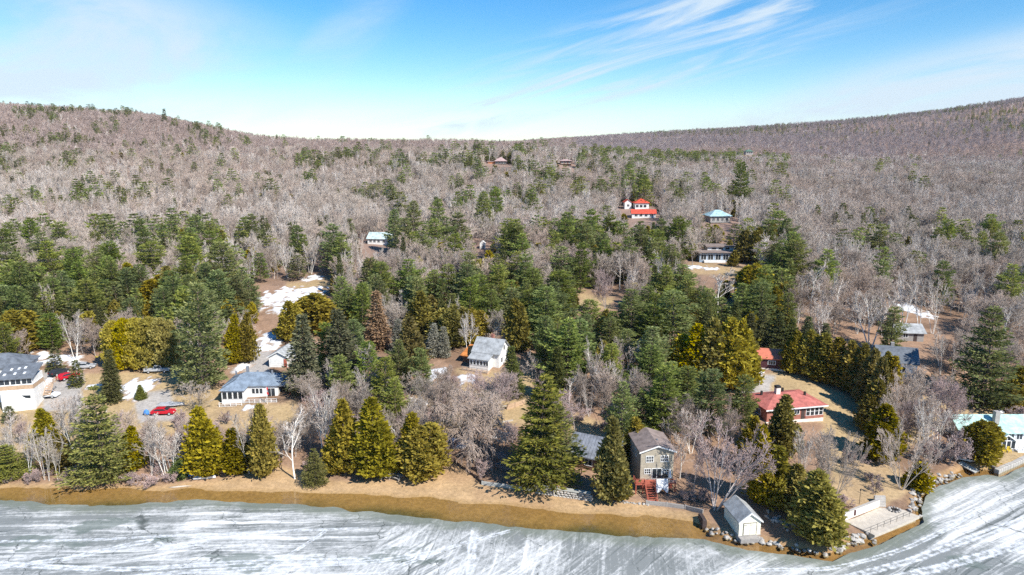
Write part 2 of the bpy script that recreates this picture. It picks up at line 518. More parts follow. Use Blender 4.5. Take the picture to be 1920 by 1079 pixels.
# ------------------------------------------------------------------ ground zones (photo pixels of what lies there)
Z_SAND = [(-400, 905), (-50, 905), (120, 908), (250, 911), (330, 905), (430, 895), (520, 874), (560, 880), (600, 898), (680, 900), (720, 896), (800, 892), (838, 868), (862, 868), (900, 905), (1010, 922), (1100, 938), (1180, 940), (1215, 948), (1290, 958), (1320, 968), (1322, 1000), (1180, 995), (900, 975), (600, 950), (-400, 960)]
Z_LAWN = [[(-200, 740), (60, 690), (150, 700), (330, 690), (420, 730), (410, 800), (120, 850), (-200, 880)],
          [(395, 760), (560, 752), (580, 800), (400, 810)], [(780, 735), (1000, 735), (1010, 800), (780, 815)],
          [(1375, 735), (1420, 700), (1490, 695), (1640, 760), (1660, 840), (1720, 920), (1640, 960), (1560, 940), (1540, 800)],
          [(1085, 540), (1150, 560), (1150, 585), (1085, 575)], [(1285, 492), (1398, 496), (1394, 524), (1280, 514)], [(530, 528), (625, 520), (622, 545), (540, 552)],
          [(1180, 870), (1210, 880), (1210, 930), (1160, 935)], [(1710, 740), (1930, 745), (1930, 800), (1760, 810), (1700, 850)], [(1840, 840), (1925, 830), (1925, 870), (1840, 880)],
          [(1040, 760), (1130, 790), (1150, 850), (1080, 860)], [(860, 690), (1010, 700), (1000, 745), (840, 745)]]
Z_GRAVEL = [[(78, 696), (160, 700), (150, 770), (75, 775)], [(468, 640), (512, 640), (505, 715), (455, 715)], [(1140, 745), (1175, 765), (1215, 830), (1215, 875), (1172, 850)],
            [(1380, 745), (1410, 700), (1455, 705), (1440, 745)], [(250, 740), (320, 730), (330, 790), (260, 795)]]
SNOW_PX = [([(228, 722), (262, 708), (300, 718), (285, 732), (262, 745), (232, 750)], 'snow patch lying on the lawn below the clipped cedar hedge'),
           ([(64, 732), (82, 712), (100, 708), (100, 722), (92, 735), (66, 738)], 'snow heap beside the white annex of the slate-roofed house'),
           ([(58, 660), (150, 668), (165, 688), (110, 690), (58, 685)], 'long snow bank behind the slate-roofed house'),
           ([(155, 716), (190, 722), (180, 738), (160, 732)], 'small snow patch beside the parked cars'),
           ([(498, 552), (530, 540), (612, 538), (600, 556), (560, 566), (545, 590), (505, 585), (485, 565)], 'wide snow field at the edge of the tan meadow'),
           ([(482, 625), (524, 622), (530, 655), (484, 662)], 'snow covering the lane above the small white garage'),
           ([(430, 690), (468, 678), (474, 686), (440, 702)], 'snow strip along the driveway above the bungalow'),
           ([(455, 762), (492, 760), (492, 768), (457, 770)], 'low snow bank in front of the bungalow deck'),
           ([(858, 706), (892, 700), (896, 716), (866, 722)], 'snow patch in the yard below the white cottage'),
           ([(768, 745), (795, 742), (800, 780), (772, 775)], 'snow patch among the bare trees right of the shore cedars'),
           ([(838, 822), (880, 822), (880, 842), (842, 842)], 'snow patch under the drooping bare tree near the beach'),
           ([(918, 816), (940, 814), (942, 826), (920, 828)], 'small round snow patch left of the big pine'),
           ([(1285, 497), (1345, 502), (1340, 508), (1288, 504)], 'thin snow strip on the lawn of the modern grey house'),
           ([(1682, 572), (1704, 568), (1745, 586), (1750, 598), (1730, 596), (1692, 582)], 'old snow under the birch clump on the right'),
           ([(567, 522), (600, 515), (605, 524), (575, 530)], 'snow patch at the back of the tan meadow'),
           ([(805, 695), (838, 690), (840, 712), (808, 714)], 'snow patch left of the white cottage')]

# ------------------------------------------------------------------ terrain mesh
cols = np.concatenate([np.arange(-900, -60, 40.0), np.arange(-60, 1981, 7.0), np.arange(2000, 2901, 40.0)])
rows = [66.0]
while rows[-1] < 3300:
    y = rows[-1]
    rows.append(y * (1.0052 if y < 190 else 1.011 if y < 700 else 1.02))
rows = np.array(rows)
PX, YY = np.meshgrid(cols, rows)
XX = (PX - 960) / FPX * YY * CT * 1.06
ZZ = zt(XX, YY)
nr, nc = XX.shape
V = np.stack([XX, YY, ZZ], -1).reshape(-1, 3)
i0 = (np.arange(nr - 1)[:, None] * nc + np.arange(nc - 1)[None, :]).ravel()
F = np.stack([i0, i0 + 1, i0 + nc + 1, i0 + nc], 1)
gx, gy, _ = proj(V)
jx = gx + (fbm(V[:, 0] / 3, V[:, 1] / 3, 3) - 0.5) * 22
jy = gy + (fbm(V[:, 0] / 3 + 40, V[:, 1] / 3, 3) - 0.5) * 12
n1 = fbm(V[:, 0] / 14, V[:, 1] / 14, 4)[:, None]
n2 = fbm(V[:, 0] / 2.5, V[:, 1] / 2.5, 3)[:, None]
litter = np.array([0.32, 0.205, 0.135]) * (0.75 + 0.5 * n2) * (1 - 0.25 * (n1 > 0.55))
far_l = np.array([0.30, 0.205, 0.16]) * (0.8 + 0.4 * n2)
wfar = sstep(190, 300, V[:, 1])[:, None]
C = litter * (1 - wfar) + far_l * wfar
lawn_c = (np.array([0.42, 0.305, 0.165]) * (0.8 + 0.4 * n2)) * (1 - 0.35 * sstep(0.5, 0.7, n1)) + np.array([0.40, 0.27, 0.17]) * 0.35 * sstep(0.5, 0.7, n1)
for z in Z_LAWN:
    w = sstep(-4, 8, polydist(jx, jy, z))[:, None]
    C = C * (1 - w) + lawn_c * w
for z in Z_GRAVEL:
    w = sstep(-3, 4, polydist(jx * 0.6 + gx * 0.4, jy * 0.6 + gy * 0.4, z))[:, None]
    C = C * (1 - w) + np.array([0.40, 0.37, 0.34]) * (0.85 + 0.3 * n2) * w
sd = shore_d(V[:, 0], V[:, 1])[:, None]
w = sstep(-5, 7, polydist(jx, jy, Z_SAND))[:, None]
sand = np.array([0.47, 0.315, 0.17]) * (0.80 + 0.40 * n2)
sand = sand * (1 - 0.4 * sstep(0.52, 0.66, n1)) + np.array([0.36, 0.22, 0.13]) * 0.4 * sstep(0.52, 0.66, n1)
C = C * (1 - w) + sand * w
wet = sstep(1.6, -0.2, sd) * sstep(-0.3, 0.1, 0.3 + w)
C = C * (1 - wet * 0.55) + np.array([0.34, 0.21, 0.075]) * wet * 0.55
uw = sstep(-0.2, -4.0, sd)
C = C * (1 - uw) + np.array([0.37, 0.245, 0.11]) * uw
sdj = sd + (n1 - .5) * 5
uw2 = sstep(-2.6, -6.6, sdj)
C = C * (1 - uw2) + np.array([0.12, 0.115, 0.055]) * uw2

t = NT('ground')
gc = t.node('ShaderNodeAttribute', attribute_name='ground_colour').outputs['Color']
P = t.pos()
a = t.noise(1.6, 6, P, 0.7); b = t.noise(9, 3, P, 0.7)
k = t.rng(t.math('ADD', t.math('MULTIPLY', a, 0.6), t.math('MULTIPLY', b, 0.4)), 0.32, 0.68, 0.55, 1.35, False)
g = t.mix(1.0, gc, t.node('ShaderNodeCombineColor', {'Red': k, 'Green': k, 'Blue': k}).outputs[0], 'MULTIPLY')
t.done(t.principled(g, 0.95, 0.1, 0, b, 0.5, 0.08))
me = mesh_np('ground', V, F, ['ground'], smooth=True)
ca = me.attributes.new('ground_colour', 'FLOAT_COLOR', 'POINT')
ca.data.foreach_set('color', np.concatenate([np.clip(C, 0, 1), np.ones((len(C), 1))], 1).astype(np.float32).ravel())
new('ground', me, kind='structure')

# ------------------------------------------------------------------ lake: shallow water and ice
t = NT('shallow_water')
P = t.pos()
lw = t.node('ShaderNodeFresnel', {'IOR': 1.33}).outputs[0]
tr = t.node('ShaderNodeBsdfTransparent', {'Color': (0.95, 0.91, 0.76)}).outputs[0]
gl = t.node('ShaderNodeBsdfGlossy', {'Color': (1, 1, 1), 'Roughness': 0.08})
bp = t.node('ShaderNodeBump', {'Strength': 0.15, 'Distance': 0.03, 'Height': t.noise(2.0, 3, P)})
t.l.new(bp.outputs[0], gl.inputs['Normal'])
mx = t.node('ShaderNodeMixShader', {'Fac': lw})
t.l.new(tr, mx.inputs[1]); t.l.new(gl.outputs[0], mx.inputs[2])
t.done(mx.outputs[0])
MB().add([(-6000, -4000, 0.0), (6000, -4000, 0.0), (6000, 700, 0.0), (-6000, 700, 0.0)], [(0, 1, 2, 3)]).build('lake_water', 'shallow_water', kind='structure')

ICE_PX = [(-900, 900), (-300, 918), (0, 936), (90, 940), (170, 948), (260, 944), (330, 937), (450, 940), (560, 943), (680, 957), (800, 968), (930, 982), (1060, 996), (1180, 1004), (1290, 1008), (1330, 1014), (1400, 1030),
          (1470, 1036), (1560, 1052), (1590, 1036), (1650, 1018), (1730, 978), (1724, 950), (1732, 932), (1760, 909), (1800, 894), (1850, 889), (1872, 893), (1905, 880), (1955, 856), (2100, 805), (2500, 775), (3100, 755)]
ie = np.array([lake(*p) for p in ICE_PX])
pts = []
for i in range(len(ie) - 1):
    n = max(2, int(np.hypot(*(ie[i + 1] - ie[i])) / 0.5)) if -100 < ICE_PX[i][0] < 2050 else 3
    for s_ in np.linspace(0, 1, n, endpoint=False):
        p = ie[i] * (1 - s_) + ie[i + 1] * s_
        q = (fbm(p[0] / 3.1, p[1] / 3.1, 5) - 0.55) * (2.0 if ICE_PX[i][0] < 1300 else 1.0)
        pts.append((p[0], p[1] + q - 0.3))
n = len(pts)
V = []; rim_v = []
for off, rv in ((0, 1.0), (0.9, .85), (3.2, .35), (7.5, 0.0), (None, 0.0)):
    for i, (x, y) in enumerate(pts):
        X0 = -6000 if i == 0 else 6000 if i == n - 1 else x
        V.append((X0, -3000 if off is None else y - off, 0.02)); rim_v.append(rv)
F = np.array([(k * n + i, (k + 1) * n + i, (k + 1) * n + i + 1, k * n + i + 1) for k in range(4) for i in range(n - 1)])
t = NT('lake_ice')
P = t.pos()
warp = t.node('ShaderNodeTexNoise', {'Scale': 0.05, 'Detail': 3})
t.l.new(P, warp.inputs['Vector'])
wv = t.node('ShaderNodeVectorMath', {1: (3.0, 3.0, 0)}, operation='MULTIPLY')
t.l.new(warp.outputs['Color'], wv.inputs[0])
PW = t.node('ShaderNodeVectorMath', operation='ADD')
t.l.new(P, PW.inputs[0]); t.l.new(wv.outputs[0], PW.inputs[1])
PW = PW.outputs[0]
def streak(rot, along, across, lo, hi, loc=(0, 0, 0), rough=0.62):
    # rotation turns the streak's long axis; long axis = x
    return t.rng(t.noise(1.0, 8, t.tmap(PW, rot, (1 / (along * .8), 1 / across, 1), loc), rough, 0.06), lo, hi)
big = t.noise(0.045, 4, P, 0.6)
sx = t.node('ShaderNodeSeparateXYZ'); t.l.new(P, sx.inputs[0])
X = sx.outputs['X']
jx_ = t.math('ADD', X, t.math('MULTIPLY', t.math('SUBTRACT', big, 0.5), 60))
wl_ = t.rng(jx_, -30, -8)           # left -> centre
wr_ = t.rng(jx_, 18, 36)            # centre -> right
def flow(al, ac, lo, hi, o):
    l_ = t.math('MAXIMUM', streak(2, al, ac, lo, hi, (o, 2 * o, 0)), t.math('MULTIPLY', streak(17, al, ac, lo + .04, hi + .04, (o, 5 + o, 0)), .8))
    c_ = t.math('MAXIMUM', streak(50, al, ac * .8, lo + .01, hi, (30 + o, 4, 0)), t.math('MULTIPLY', streak(80, al, ac, lo + .02, hi, (3, 44 + o, 0)), .8))
    r_ = streak(30, al, ac * .9, lo, hi, (13, 4 + o, 0))
    return t.mix(wr_, t.mix(wl_, l_, c_), r_)
A = flow(0.03, 0.75, 0.45, 0.66, 0)                    # wind-packed snow
A2 = flow(0.045, 2.6, 0.44, 0.68, 51)                   # fine drift lines
D = flow(0.035, 1.2, 0.53, 0.64, 23)                   # dark bare-ice lanes
fine = t.noise(1.3, 9, PW, 0.75)
grain = t.noise(6.0, 5, P, 0.7)
cov = t.rng(big, 0.34, 0.62)
W_ = t.math('ADD', t.math('MULTIPLY', A, 0.55), t.math('MULTIPLY', A2, 0.38))
W_ = t.math('ADD', W_, t.math('MULTIPLY', t.math('SUBTRACT', cov, 0.54), 0.6))
W_ = t.math('ADD', W_, t.math('MULTIPLY', t.math('SUBTRACT', fine, 0.5), 1.5))
W_ = t.math('ADD', W_, t.math('MULTIPLY', t.math('SUBTRACT', grain, 0.5), 0.5), True)
A = W_
ice = t.mix(W_, (0.225, 0.236, 0.228), (0.88, 0.87, 0.84))
dk = t.math('MULTIPLY', D, t.rng(t.math('ADD', t.noise(0.06, 4, P), t.math('MULTIPLY', t.math('SUBTRACT', fine, .5), .5)), 0.45, 0.58))
ice = t.mix(t.math('MULTIPLY', dk, 0.82), ice, (0.095, 0.11, 0.105))
wetn = t.rng(t.noise(0.07, 6, t.mapping(P, 0, (0.5, 1.2, 1), (9, 31, 0)), 0.65), 0.585, 0.62)
ice = t.mix(t.math('MULTIPLY', wetn, 0.75), ice, (0.15, 0.18, 0.16))
vo = t.node('ShaderNodeTexVoronoi', {'Scale': 0.16}, feature='DISTANCE_TO_EDGE')
PC = t.node('ShaderNodeVectorMath', operation='ADD')
wv2 = t.node('ShaderNodeVectorMath', {1: (3, 3, 0)}, operation='MULTIPLY')
wn2 = t.node('ShaderNodeTexNoise', {'Scale': 0.6, 'Detail': 5})
t.l.new(P, wn2.inputs['Vector']); t.l.new(wn2.outputs['Color'], wv2.inputs[0])
t.l.new(PW, PC.inputs[0]); t.l.new(wv2.outputs[0], PC.inputs[1]); t.l.new(PC.outputs[0], vo.inputs['Vector'])
ck = t.math('MULTIPLY', t.rng(vo.outputs['Distance'], 0.0, 0.016, 1, 0), t.rng(t.noise(0.12, 3, P), 0.47, 0.55))
ice = t.mix(t.math('MULTIPLY', ck, 0.8), ice, (0.06, 0.07, 0.065))
# thin grey rim where the ice meets open water
rim = t.node('ShaderNodeAttribute', attribute_name='rim').outputs['Fac']
rn = t.math('ADD', rim, t.math('MULTIPLY', t.math('SUBTRACT', t.noise(0.35, 6, P, 0.7), 0.5), 1.3))
ice = t.mix(t.math('MULTIPLY', t.rng(rn, 0.25, 0.95), 0.8), ice, (0.17, 0.19, 0.15))
t.done(t.principled(ice, t.rng(A, 0, 1, 0.5, 0.9, False), 0.08, 0, fine, 0.35, 0.06))
me = mesh_np('lake_ice', V, F, ['lake_ice'])
me.attributes.new('rim', 'FLOAT', 'POINT').data.foreach_set('value', np.array(rim_v, np.float32))
new('lake_ice', me, kind='structure')

# ------------------------------------------------------------------ tracks pressed into the ice
t = NT('packed_snow_track')
fa = t.node('ShaderNodeAttribute', attribute_name='fade').outputs['Fac']
nn = t.noise(0.9, 6, t.pos(), 0.7)
al = t.rng(t.math('ADD', fa, t.math('MULTIPLY', t.math('SUBTRACT', nn, 0.5), 2.2)), 0.30, 0.95)
p_ = t.principled((0.84, 0.86, 0.87), 0.85, 0.2)
mx = t.node('ShaderNodeMixShader', {'Fac': t.math('MULTIPLY', al, 0.8)})
t.l.new(t.node('ShaderNodeBsdfTransparent').outputs[0], mx.inputs[1]); t.l.new(p_, mx.inputs[2])
t.done(mx.outputs[0])
TRACKS = [([(-40, 1016), (150, 1014), (330, 1005), (520, 997), (700, 990)], 0.45, 'pale straight track near the shore on the left'),
          ([(-40, 1068), (120, 1050), (240, 1022), (300, 1012)], 0.9, 'broad white track curving to the left edge'),
          ([(-40, 1055), (60, 1062), (240, 1070), (420, 1056), (560, 1052), (720, 1050)], 0.8, 'white track crossing the lower left of the ice'),
          ([(290, 1016), (305, 1026), (350, 1024), (400, 1012)], 0.8, 'short hooked white track'),
          ([(160, 1090), (330, 1074), (480, 1066), (700, 1055), (850, 1030)], 0.7, 'long white track sweeping to the right'),
          ([(480, 1079), (560, 1030), (620, 990)], 0.5, 'faint diagonal track'),
          ([(880, 1090), (885, 1030), (892, 985)], 0.9, 'pale track running straight towards the beach'),
          ([(700, 1079), (860, 1022), (980, 990)], 0.6, 'diagonal track left of the beach track'),
          ([(1560, 1090), (1700, 1055), (1820, 1010), (1960, 960)], 0.9, 'broad pale track sweeping round the point'),
          ([(1640, 1095), (1780, 1060), (1960, 1010)], 1.1, 'wide white band at the lower right corner'),
          ([(1300, 1090), (1420, 1068), (1560, 1070), (1700, 1030), (1790, 985), (1880, 930)], 0.6, 'narrow track hugging the stone patio')]
for k, (pp, wd, lb) in enumerate(TRACKS):
    w_ = np.array([lake(*p) for p in pp])
    ss = np.linspace(0, len(w_) - 1, 60)
    cx_ = np.interp(ss, range(len(w_)), w_[:, 0]); cy_ = np.interp(ss, range(len(w_)), w_[:, 1])
    kk = np.hanning(17); kk /= kk.sum()
    cx_ = np.convolve(np.pad(cx_, 8, 'reflect', reflect_type='odd'), kk, 'valid'); cy_ = np.convolve(np.pad(cy_, 8, 'reflect', reflect_type='odd'), kk, 'valid')
    dx, dy = np.gradient(cx_), np.gradient(cy_); L_ = np.hypot(dx, dy); nx_, ny_ = -dy / L_, dx / L_
    V = []; fd = []
    for o_, f_ in ((-1, 0.0), (-0.5, 0.75), (0, 0.5), (0.5, 0.8), (1, 0.0)):
        e_ = np.minimum(1, np.minimum(ss, len(w_) - 1 - ss) * 4)
        V.append(np.stack([cx_ + nx_ * wd * o_, cy_ + ny_ * wd * o_, np.full(60, 0.025 + 0.002 * k)], 1)); fd.append(f_ * e_)
    V = np.concatenate(V); fd = np.concatenate(fd)
    F = np.array([(a_ * 60 + i, a_ * 60 + i + 1, a_ * 60 + 61 + i, a_ * 60 + 60 + i) for a_ in range(4) for i in range(59)])
    me = mesh_np('ice_track', V, F, ['packed_snow_track'])
    me.attributes.new('fade', 'FLOAT', 'POINT').data.foreach_set('value', fd.astype(np.float32))
    new('ice_track', me, kind='structure', label=lb + ' on the frozen lake')

# ------------------------------------------------------------------ snow patches
t = NT('old_snow')
nn = t.noise(1.2, 5, t.pos(), 0.7)
th_ = t.node('ShaderNodeAttribute', attribute_name='thick').outputs['Fac']
n9 = t.noise(3.5, 6, t.pos(), 0.75)
sc_f = t.rng(t.math('ADD', t.math('MULTIPLY', th_, 3.2), t.math('MULTIPLY', t.math('SUBTRACT', n9, 0.5), 1.8)), 0.05, 0.65)
sn_c = t.mix(sc_f, (0.34, 0.25, 0.18), t.mix(t.rng(nn, 0.3, 0.7), (0.62, 0.64, 0.67), (0.82, 0.83, 0.85)))
t.done(t.principled(sn_c, 0.85, 0.2, 0, nn, 0.5, 0.12))
for poly, lb in SNOW_PX:
    pw = np.array([ground(*p) for p in poly])
    x0, y0 = pw[:, :2].min(0) - 1.5; x1, y1 = pw[:, :2].max(0) + 1.5
    st = max(0.25, (x1 - x0) / 70)
    X_, Y_ = np.meshgrid(np.arange(x0, x1, st), np.arange(y0, y1, st * 1.5))
    Zg = zt(X_, Y_)
    d = polydist(X_, Y_, [tuple(p[:2]) for p in pw]) 
    size = min(x1 - x0, y1 - y0)
    h = 0.24 * np.clip(d / (size * 0.16) + 0.2, -1, 1) + (fbm(X_ / 1.4, Y_ / 2.0, 4) - 0.5) * 0.85
    h = np.minimum(h, 0.35)
    V = np.stack([X_, Y_, Zg + h], -1).reshape(-1, 3)
    nr_, nc_ = X_.shape
    i0 = (np.arange(nr_ - 1)[:, None] * nc_ + np.arange(nc_ - 1)[None, :]).ravel()
    F = np.stack([i0, i0 + 1, i0 + nc_ + 1, i0 + nc_], 1)
    F = F[(h.ravel()[F] > -0.06).any(1)]
    if len(F):
        me = mesh_np('snow_patch', V, F, ['old_snow'], smooth=True)
        me.attributes.new('thick', 'FLOAT', 'POINT').data.foreach_set('value', h.ravel().astype(np.float32))
        new('snow_patch', me, kind='structure', label=lb)

# ------------------------------------------------------------------ tree meshes
def unit(v):
    return v / (np.linalg.norm(v, axis=-1, keepdims=True) + 1e-9)
def leaf_quads(c, d, s, ln, wd):
    """pointed quads: centre-base c, axis d, side s"""
    n = len(c)
    ln = np.broadcast_to(ln, (n,))[:, None]; wd = np.broadcast_to(wd, (n,))[:, None]
    V = np.stack([c, c + d * ln * 0.5 + s * wd * 0.5, c + d * ln, c + d * ln * 0.45 - s * wd * 0.5], 1).reshape(-1, 3)
    F = np.arange(4 * n).reshape(n, 4)
    return V, F
def tubes(segs, sides=3):
    """segs rows: p0(3) p1(3) r0 r1"""
    S = np.asarray(segs, float)
    p0, p1, r0, r1 = S[:, 0:3], S[:, 3:6], S[:, 6:7], S[:, 7:8]
    d = unit(p1 - p0)
    ref = np.where(np.abs(d[:, 2:3]) < 0.9, np.array([[0, 0, 1.0]]), np.array([[1.0, 0, 0]]))
    a = unit(np.cross(d, ref)); b = np.cross(d, a)
    V = []
    for p, r in ((p0, r0), (p1, r1)):
        for k in range(sides):
            t = 2 * math.pi * k / sides
            V.append(p + a * r * math.cos(t) + b * r * math.sin(t))
    V = np.stack(V, 1).reshape(-1, 3)
    base = np.arange(len(S))[:, None] * (2 * sides)
    F = np.concatenate([base + np.array([[k, (k + 1) % sides, sides + (k + 1) % sides, sides + k]]) for k in range(sides)])
    return V, F

def ribbons(segs, g):
    """thin flat twigs, one quad each, turned at random"""
    S = np.asarray(segs, float)
    p0, p1, r0, r1 = S[:, 0:3], S[:, 3:6], S[:, 6:7], S[:, 7:8]
    a = unit(np.cross(unit(p1 - p0), rdir(len(S), g)))
    V = np.stack([p0 - a * r0, p0 + a * r0, p1 + a * r1, p1 - a * r1], 1).reshape(-1, 3)
    return V, np.arange(4 * len(S)).reshape(-1, 4)
class Proto:
    """a tree kind: trunk mesh, crown mesh, joined mesh; size for scaling"""
    def __init__(s, name, trunk, crown, h, w, mt, mc, joined_only=False):
        s.name = name; s.h = h; s.w = w
        (tv, tf, ts), (cv, cf, cs) = trunk, crown
        if not joined_only:
            s.trunk = mesh_np(name + '_trunk', tv, tf, [mt], shade=ts)
            s.crown = mesh_np(name + '_crown', cv, cf, [mc], shade=cs)
        V = np.concatenate([tv, cv]); 
        s.all = mesh_np(name, V, [tf, cf + len(tv)], [mt, mc], np.concatenate([np.zeros(len(tf), int), np.ones(len(cf), int)]), np.concatenate([ts, cs]))

def rdir(n, g):
    return unit(g.normal(size=(n, 3)))

def conifer(seed, kind, detail):
    """kind pine | spruce | larch; detail 2 near, 1 middle, 0 far"""
    g = np.random.default_rng(seed)
    if kind == 'pine':
        h, w = 17.0, 9.0; lev = (17, 11, 8)[2 - detail]; br = (6, 5, 4)[2 - detail]; t0 = g.uniform(0.06, 0.14)
    elif kind == 'tier':
        h, w = 16.0, 9.5; lev = 14; br = 12; t0 = 0.05
    else:
        h, w = 14.0, 5.6; lev = (32, 16, 10)[2 - detail]; br = (8, 6, 4)[2 - detail]; t0 = 0.04
    lean = g.normal(size=2) * 0.012 * h
    segs = []
    nt = 6
    r_base = 0.22 if kind == 'pine' else 0.17
    def axis(t):
        return np.array([lean[0] * t * t, lean[1] * t * t, h * t])
    for i in range(nt):
        a, b = i / nt, (i + 1) / nt
        segs.append([*axis(a), *axis(b), r_base * (1 - a) + 0.02, r_base * (1 - b) + 0.02])
    cs, ds, ss, ls, ws, sh = [], [], [], [], [], []
    asym = g.uniform(0.8, 1.2, 8)
    for i in range(lev):
        t = t0 + (0.975 - t0) * (i + g.uniform(-0.3, 0.3)) / (lev - 1)
        t = min(max(t, t0), 0.985)
        if kind == 'pine':
            prof = (1 - t) ** 0.60 * (0.60 + 0.40 * min(1, (t - t0) / 0.18 + 0.2)) * 1.05
            elev = -0.08 + 0.75 * t ** 1.5
            upcurve = 0.22
        elif kind == 'tier':
            prof = (1 - t) ** 0.85 * min(1, 0.78 + (t - t0) * 1.6) * 1.04
            elev = -0.12 + 0.7 * t ** 2
            upcurve = 0.20
        else:
            prof = (1 - t) ** 0.92 * min(1, 0.75 + (t - t0) * 2)
            elev = -0.25 + 0.75 * t ** 2
            upcurve = 0.10
        rad_lv = w / 2 * prof * (g.uniform(0.68, 1.12) if kind == 'pine' else g.uniform(.86, 1.12) if kind == 'tier' else g.uniform(0.85, 1.08))
        az0 = g.uniform(0, 6.28)
        p0 = axis(t)
        for k in range(br):
            az = az0 + 6.2832 * k / br + g.uniform(-0.35, 0.35)
            L = rad_lv * asym[int(az / 6.2832 * 8) % 8] * g.uniform(0.62, 1.12) + 0.12
            out = np.array([math.cos(az), math.sin(az), 0]); side = np.array([-out[1], out[0], 0])
            e = elev + g.uniform(-0.12, 0.12)
            def at(s):
                return p0 + out * (L * s) + np.array([0, 0, 1]) * (L * (e * s + upcurve * s * s))
            if detail > 0 and L > 0.8:
                segs.append([*p0, *at(0.55), 0.05, 0.03]); segs.append([*at(0.55), *at(0.97), 0.03, 0.012])
            step = {('pine', 2): 0.36, ('pine', 1): 0.8, ('pine', 0): 1.5}.get((kind, detail), (0.34, 0.65, 1.1)[2 - detail])
            nc_ = max(1, int(L * (0.72 if kind == 'pine' else 0.85) / step))
            for q in range(nc_):
                s = 1 - (q + g.uniform(0, 0.8)) / nc_ * (0.72 if kind == 'pine' else 0.88)
                spread = L * (0.16 + 0.34 * (1 - abs(s - 0.6))) * (0.8 if kind == 'pine' else 0.6)
                for sgn in (-1, 0, 1):
                    off = sgn * spread * g.uniform(0.5, 1.0)
                    c = at(s) + side * off + np.array([0, 0, g.uniform(-0.06, 0.10)]) - out * abs(off) * 0.25
                    nb = ((5, 3, 2) if kind == 'pine' else (3, 2, 2))[2 - detail]
                    base = g.random()
                    for _ in range(nb):
                        dd = out * 0.75 + side * (sgn * 0.55) + g.normal(size=3) * 0.38
                        dd[2] = dd[2] * (.7 if kind != 'tier' else .4) + (0.30 if kind == 'pine' else 0.14 if kind == 'tier' else -0.02)
                        cs.append(c + g.normal(size=3) * 0.12); ds.append(dd)
                        ls.append((0.62, 1.05, 1.9)[2 - detail] * g.uniform(0.7, 1.25) * (1 if kind == 'pine' else 0.85))
                        ws.append((0.20, 0.40, 0.85)[2 - detail] * g.uniform(0.7, 1.3))
                        sh.append(min(1, max(0, 0.62 * base + 0.5 * g.random() - 0.05)))
    # leader
    for _ in range(10):
        cs.append(axis(0.97) + g.normal(size=3) * 0.06); ds.append(np.array([0, 0, 1.0]) + g.normal(size=3) * 0.35)
        ls.append(0.6); ws.append(0.16); sh.append(g.random())
    cs = np.array(cs); ds = unit(np.array(ds)); 
    ss = unit(np.cross(ds, rdir(len(ds), g)))
    cv, cf = leaf_quads(cs, ds, ss, np.array(ls), np.array(ws))
    tv, tf = tubes(segs, 5 if detail == 2 else 3)
    return (tv, tf, np.full(len(tf), 0.1)), (cv, cf, np.array(sh)), h, w * {'pine': .86, 'tier': .9}.get(kind, .92)

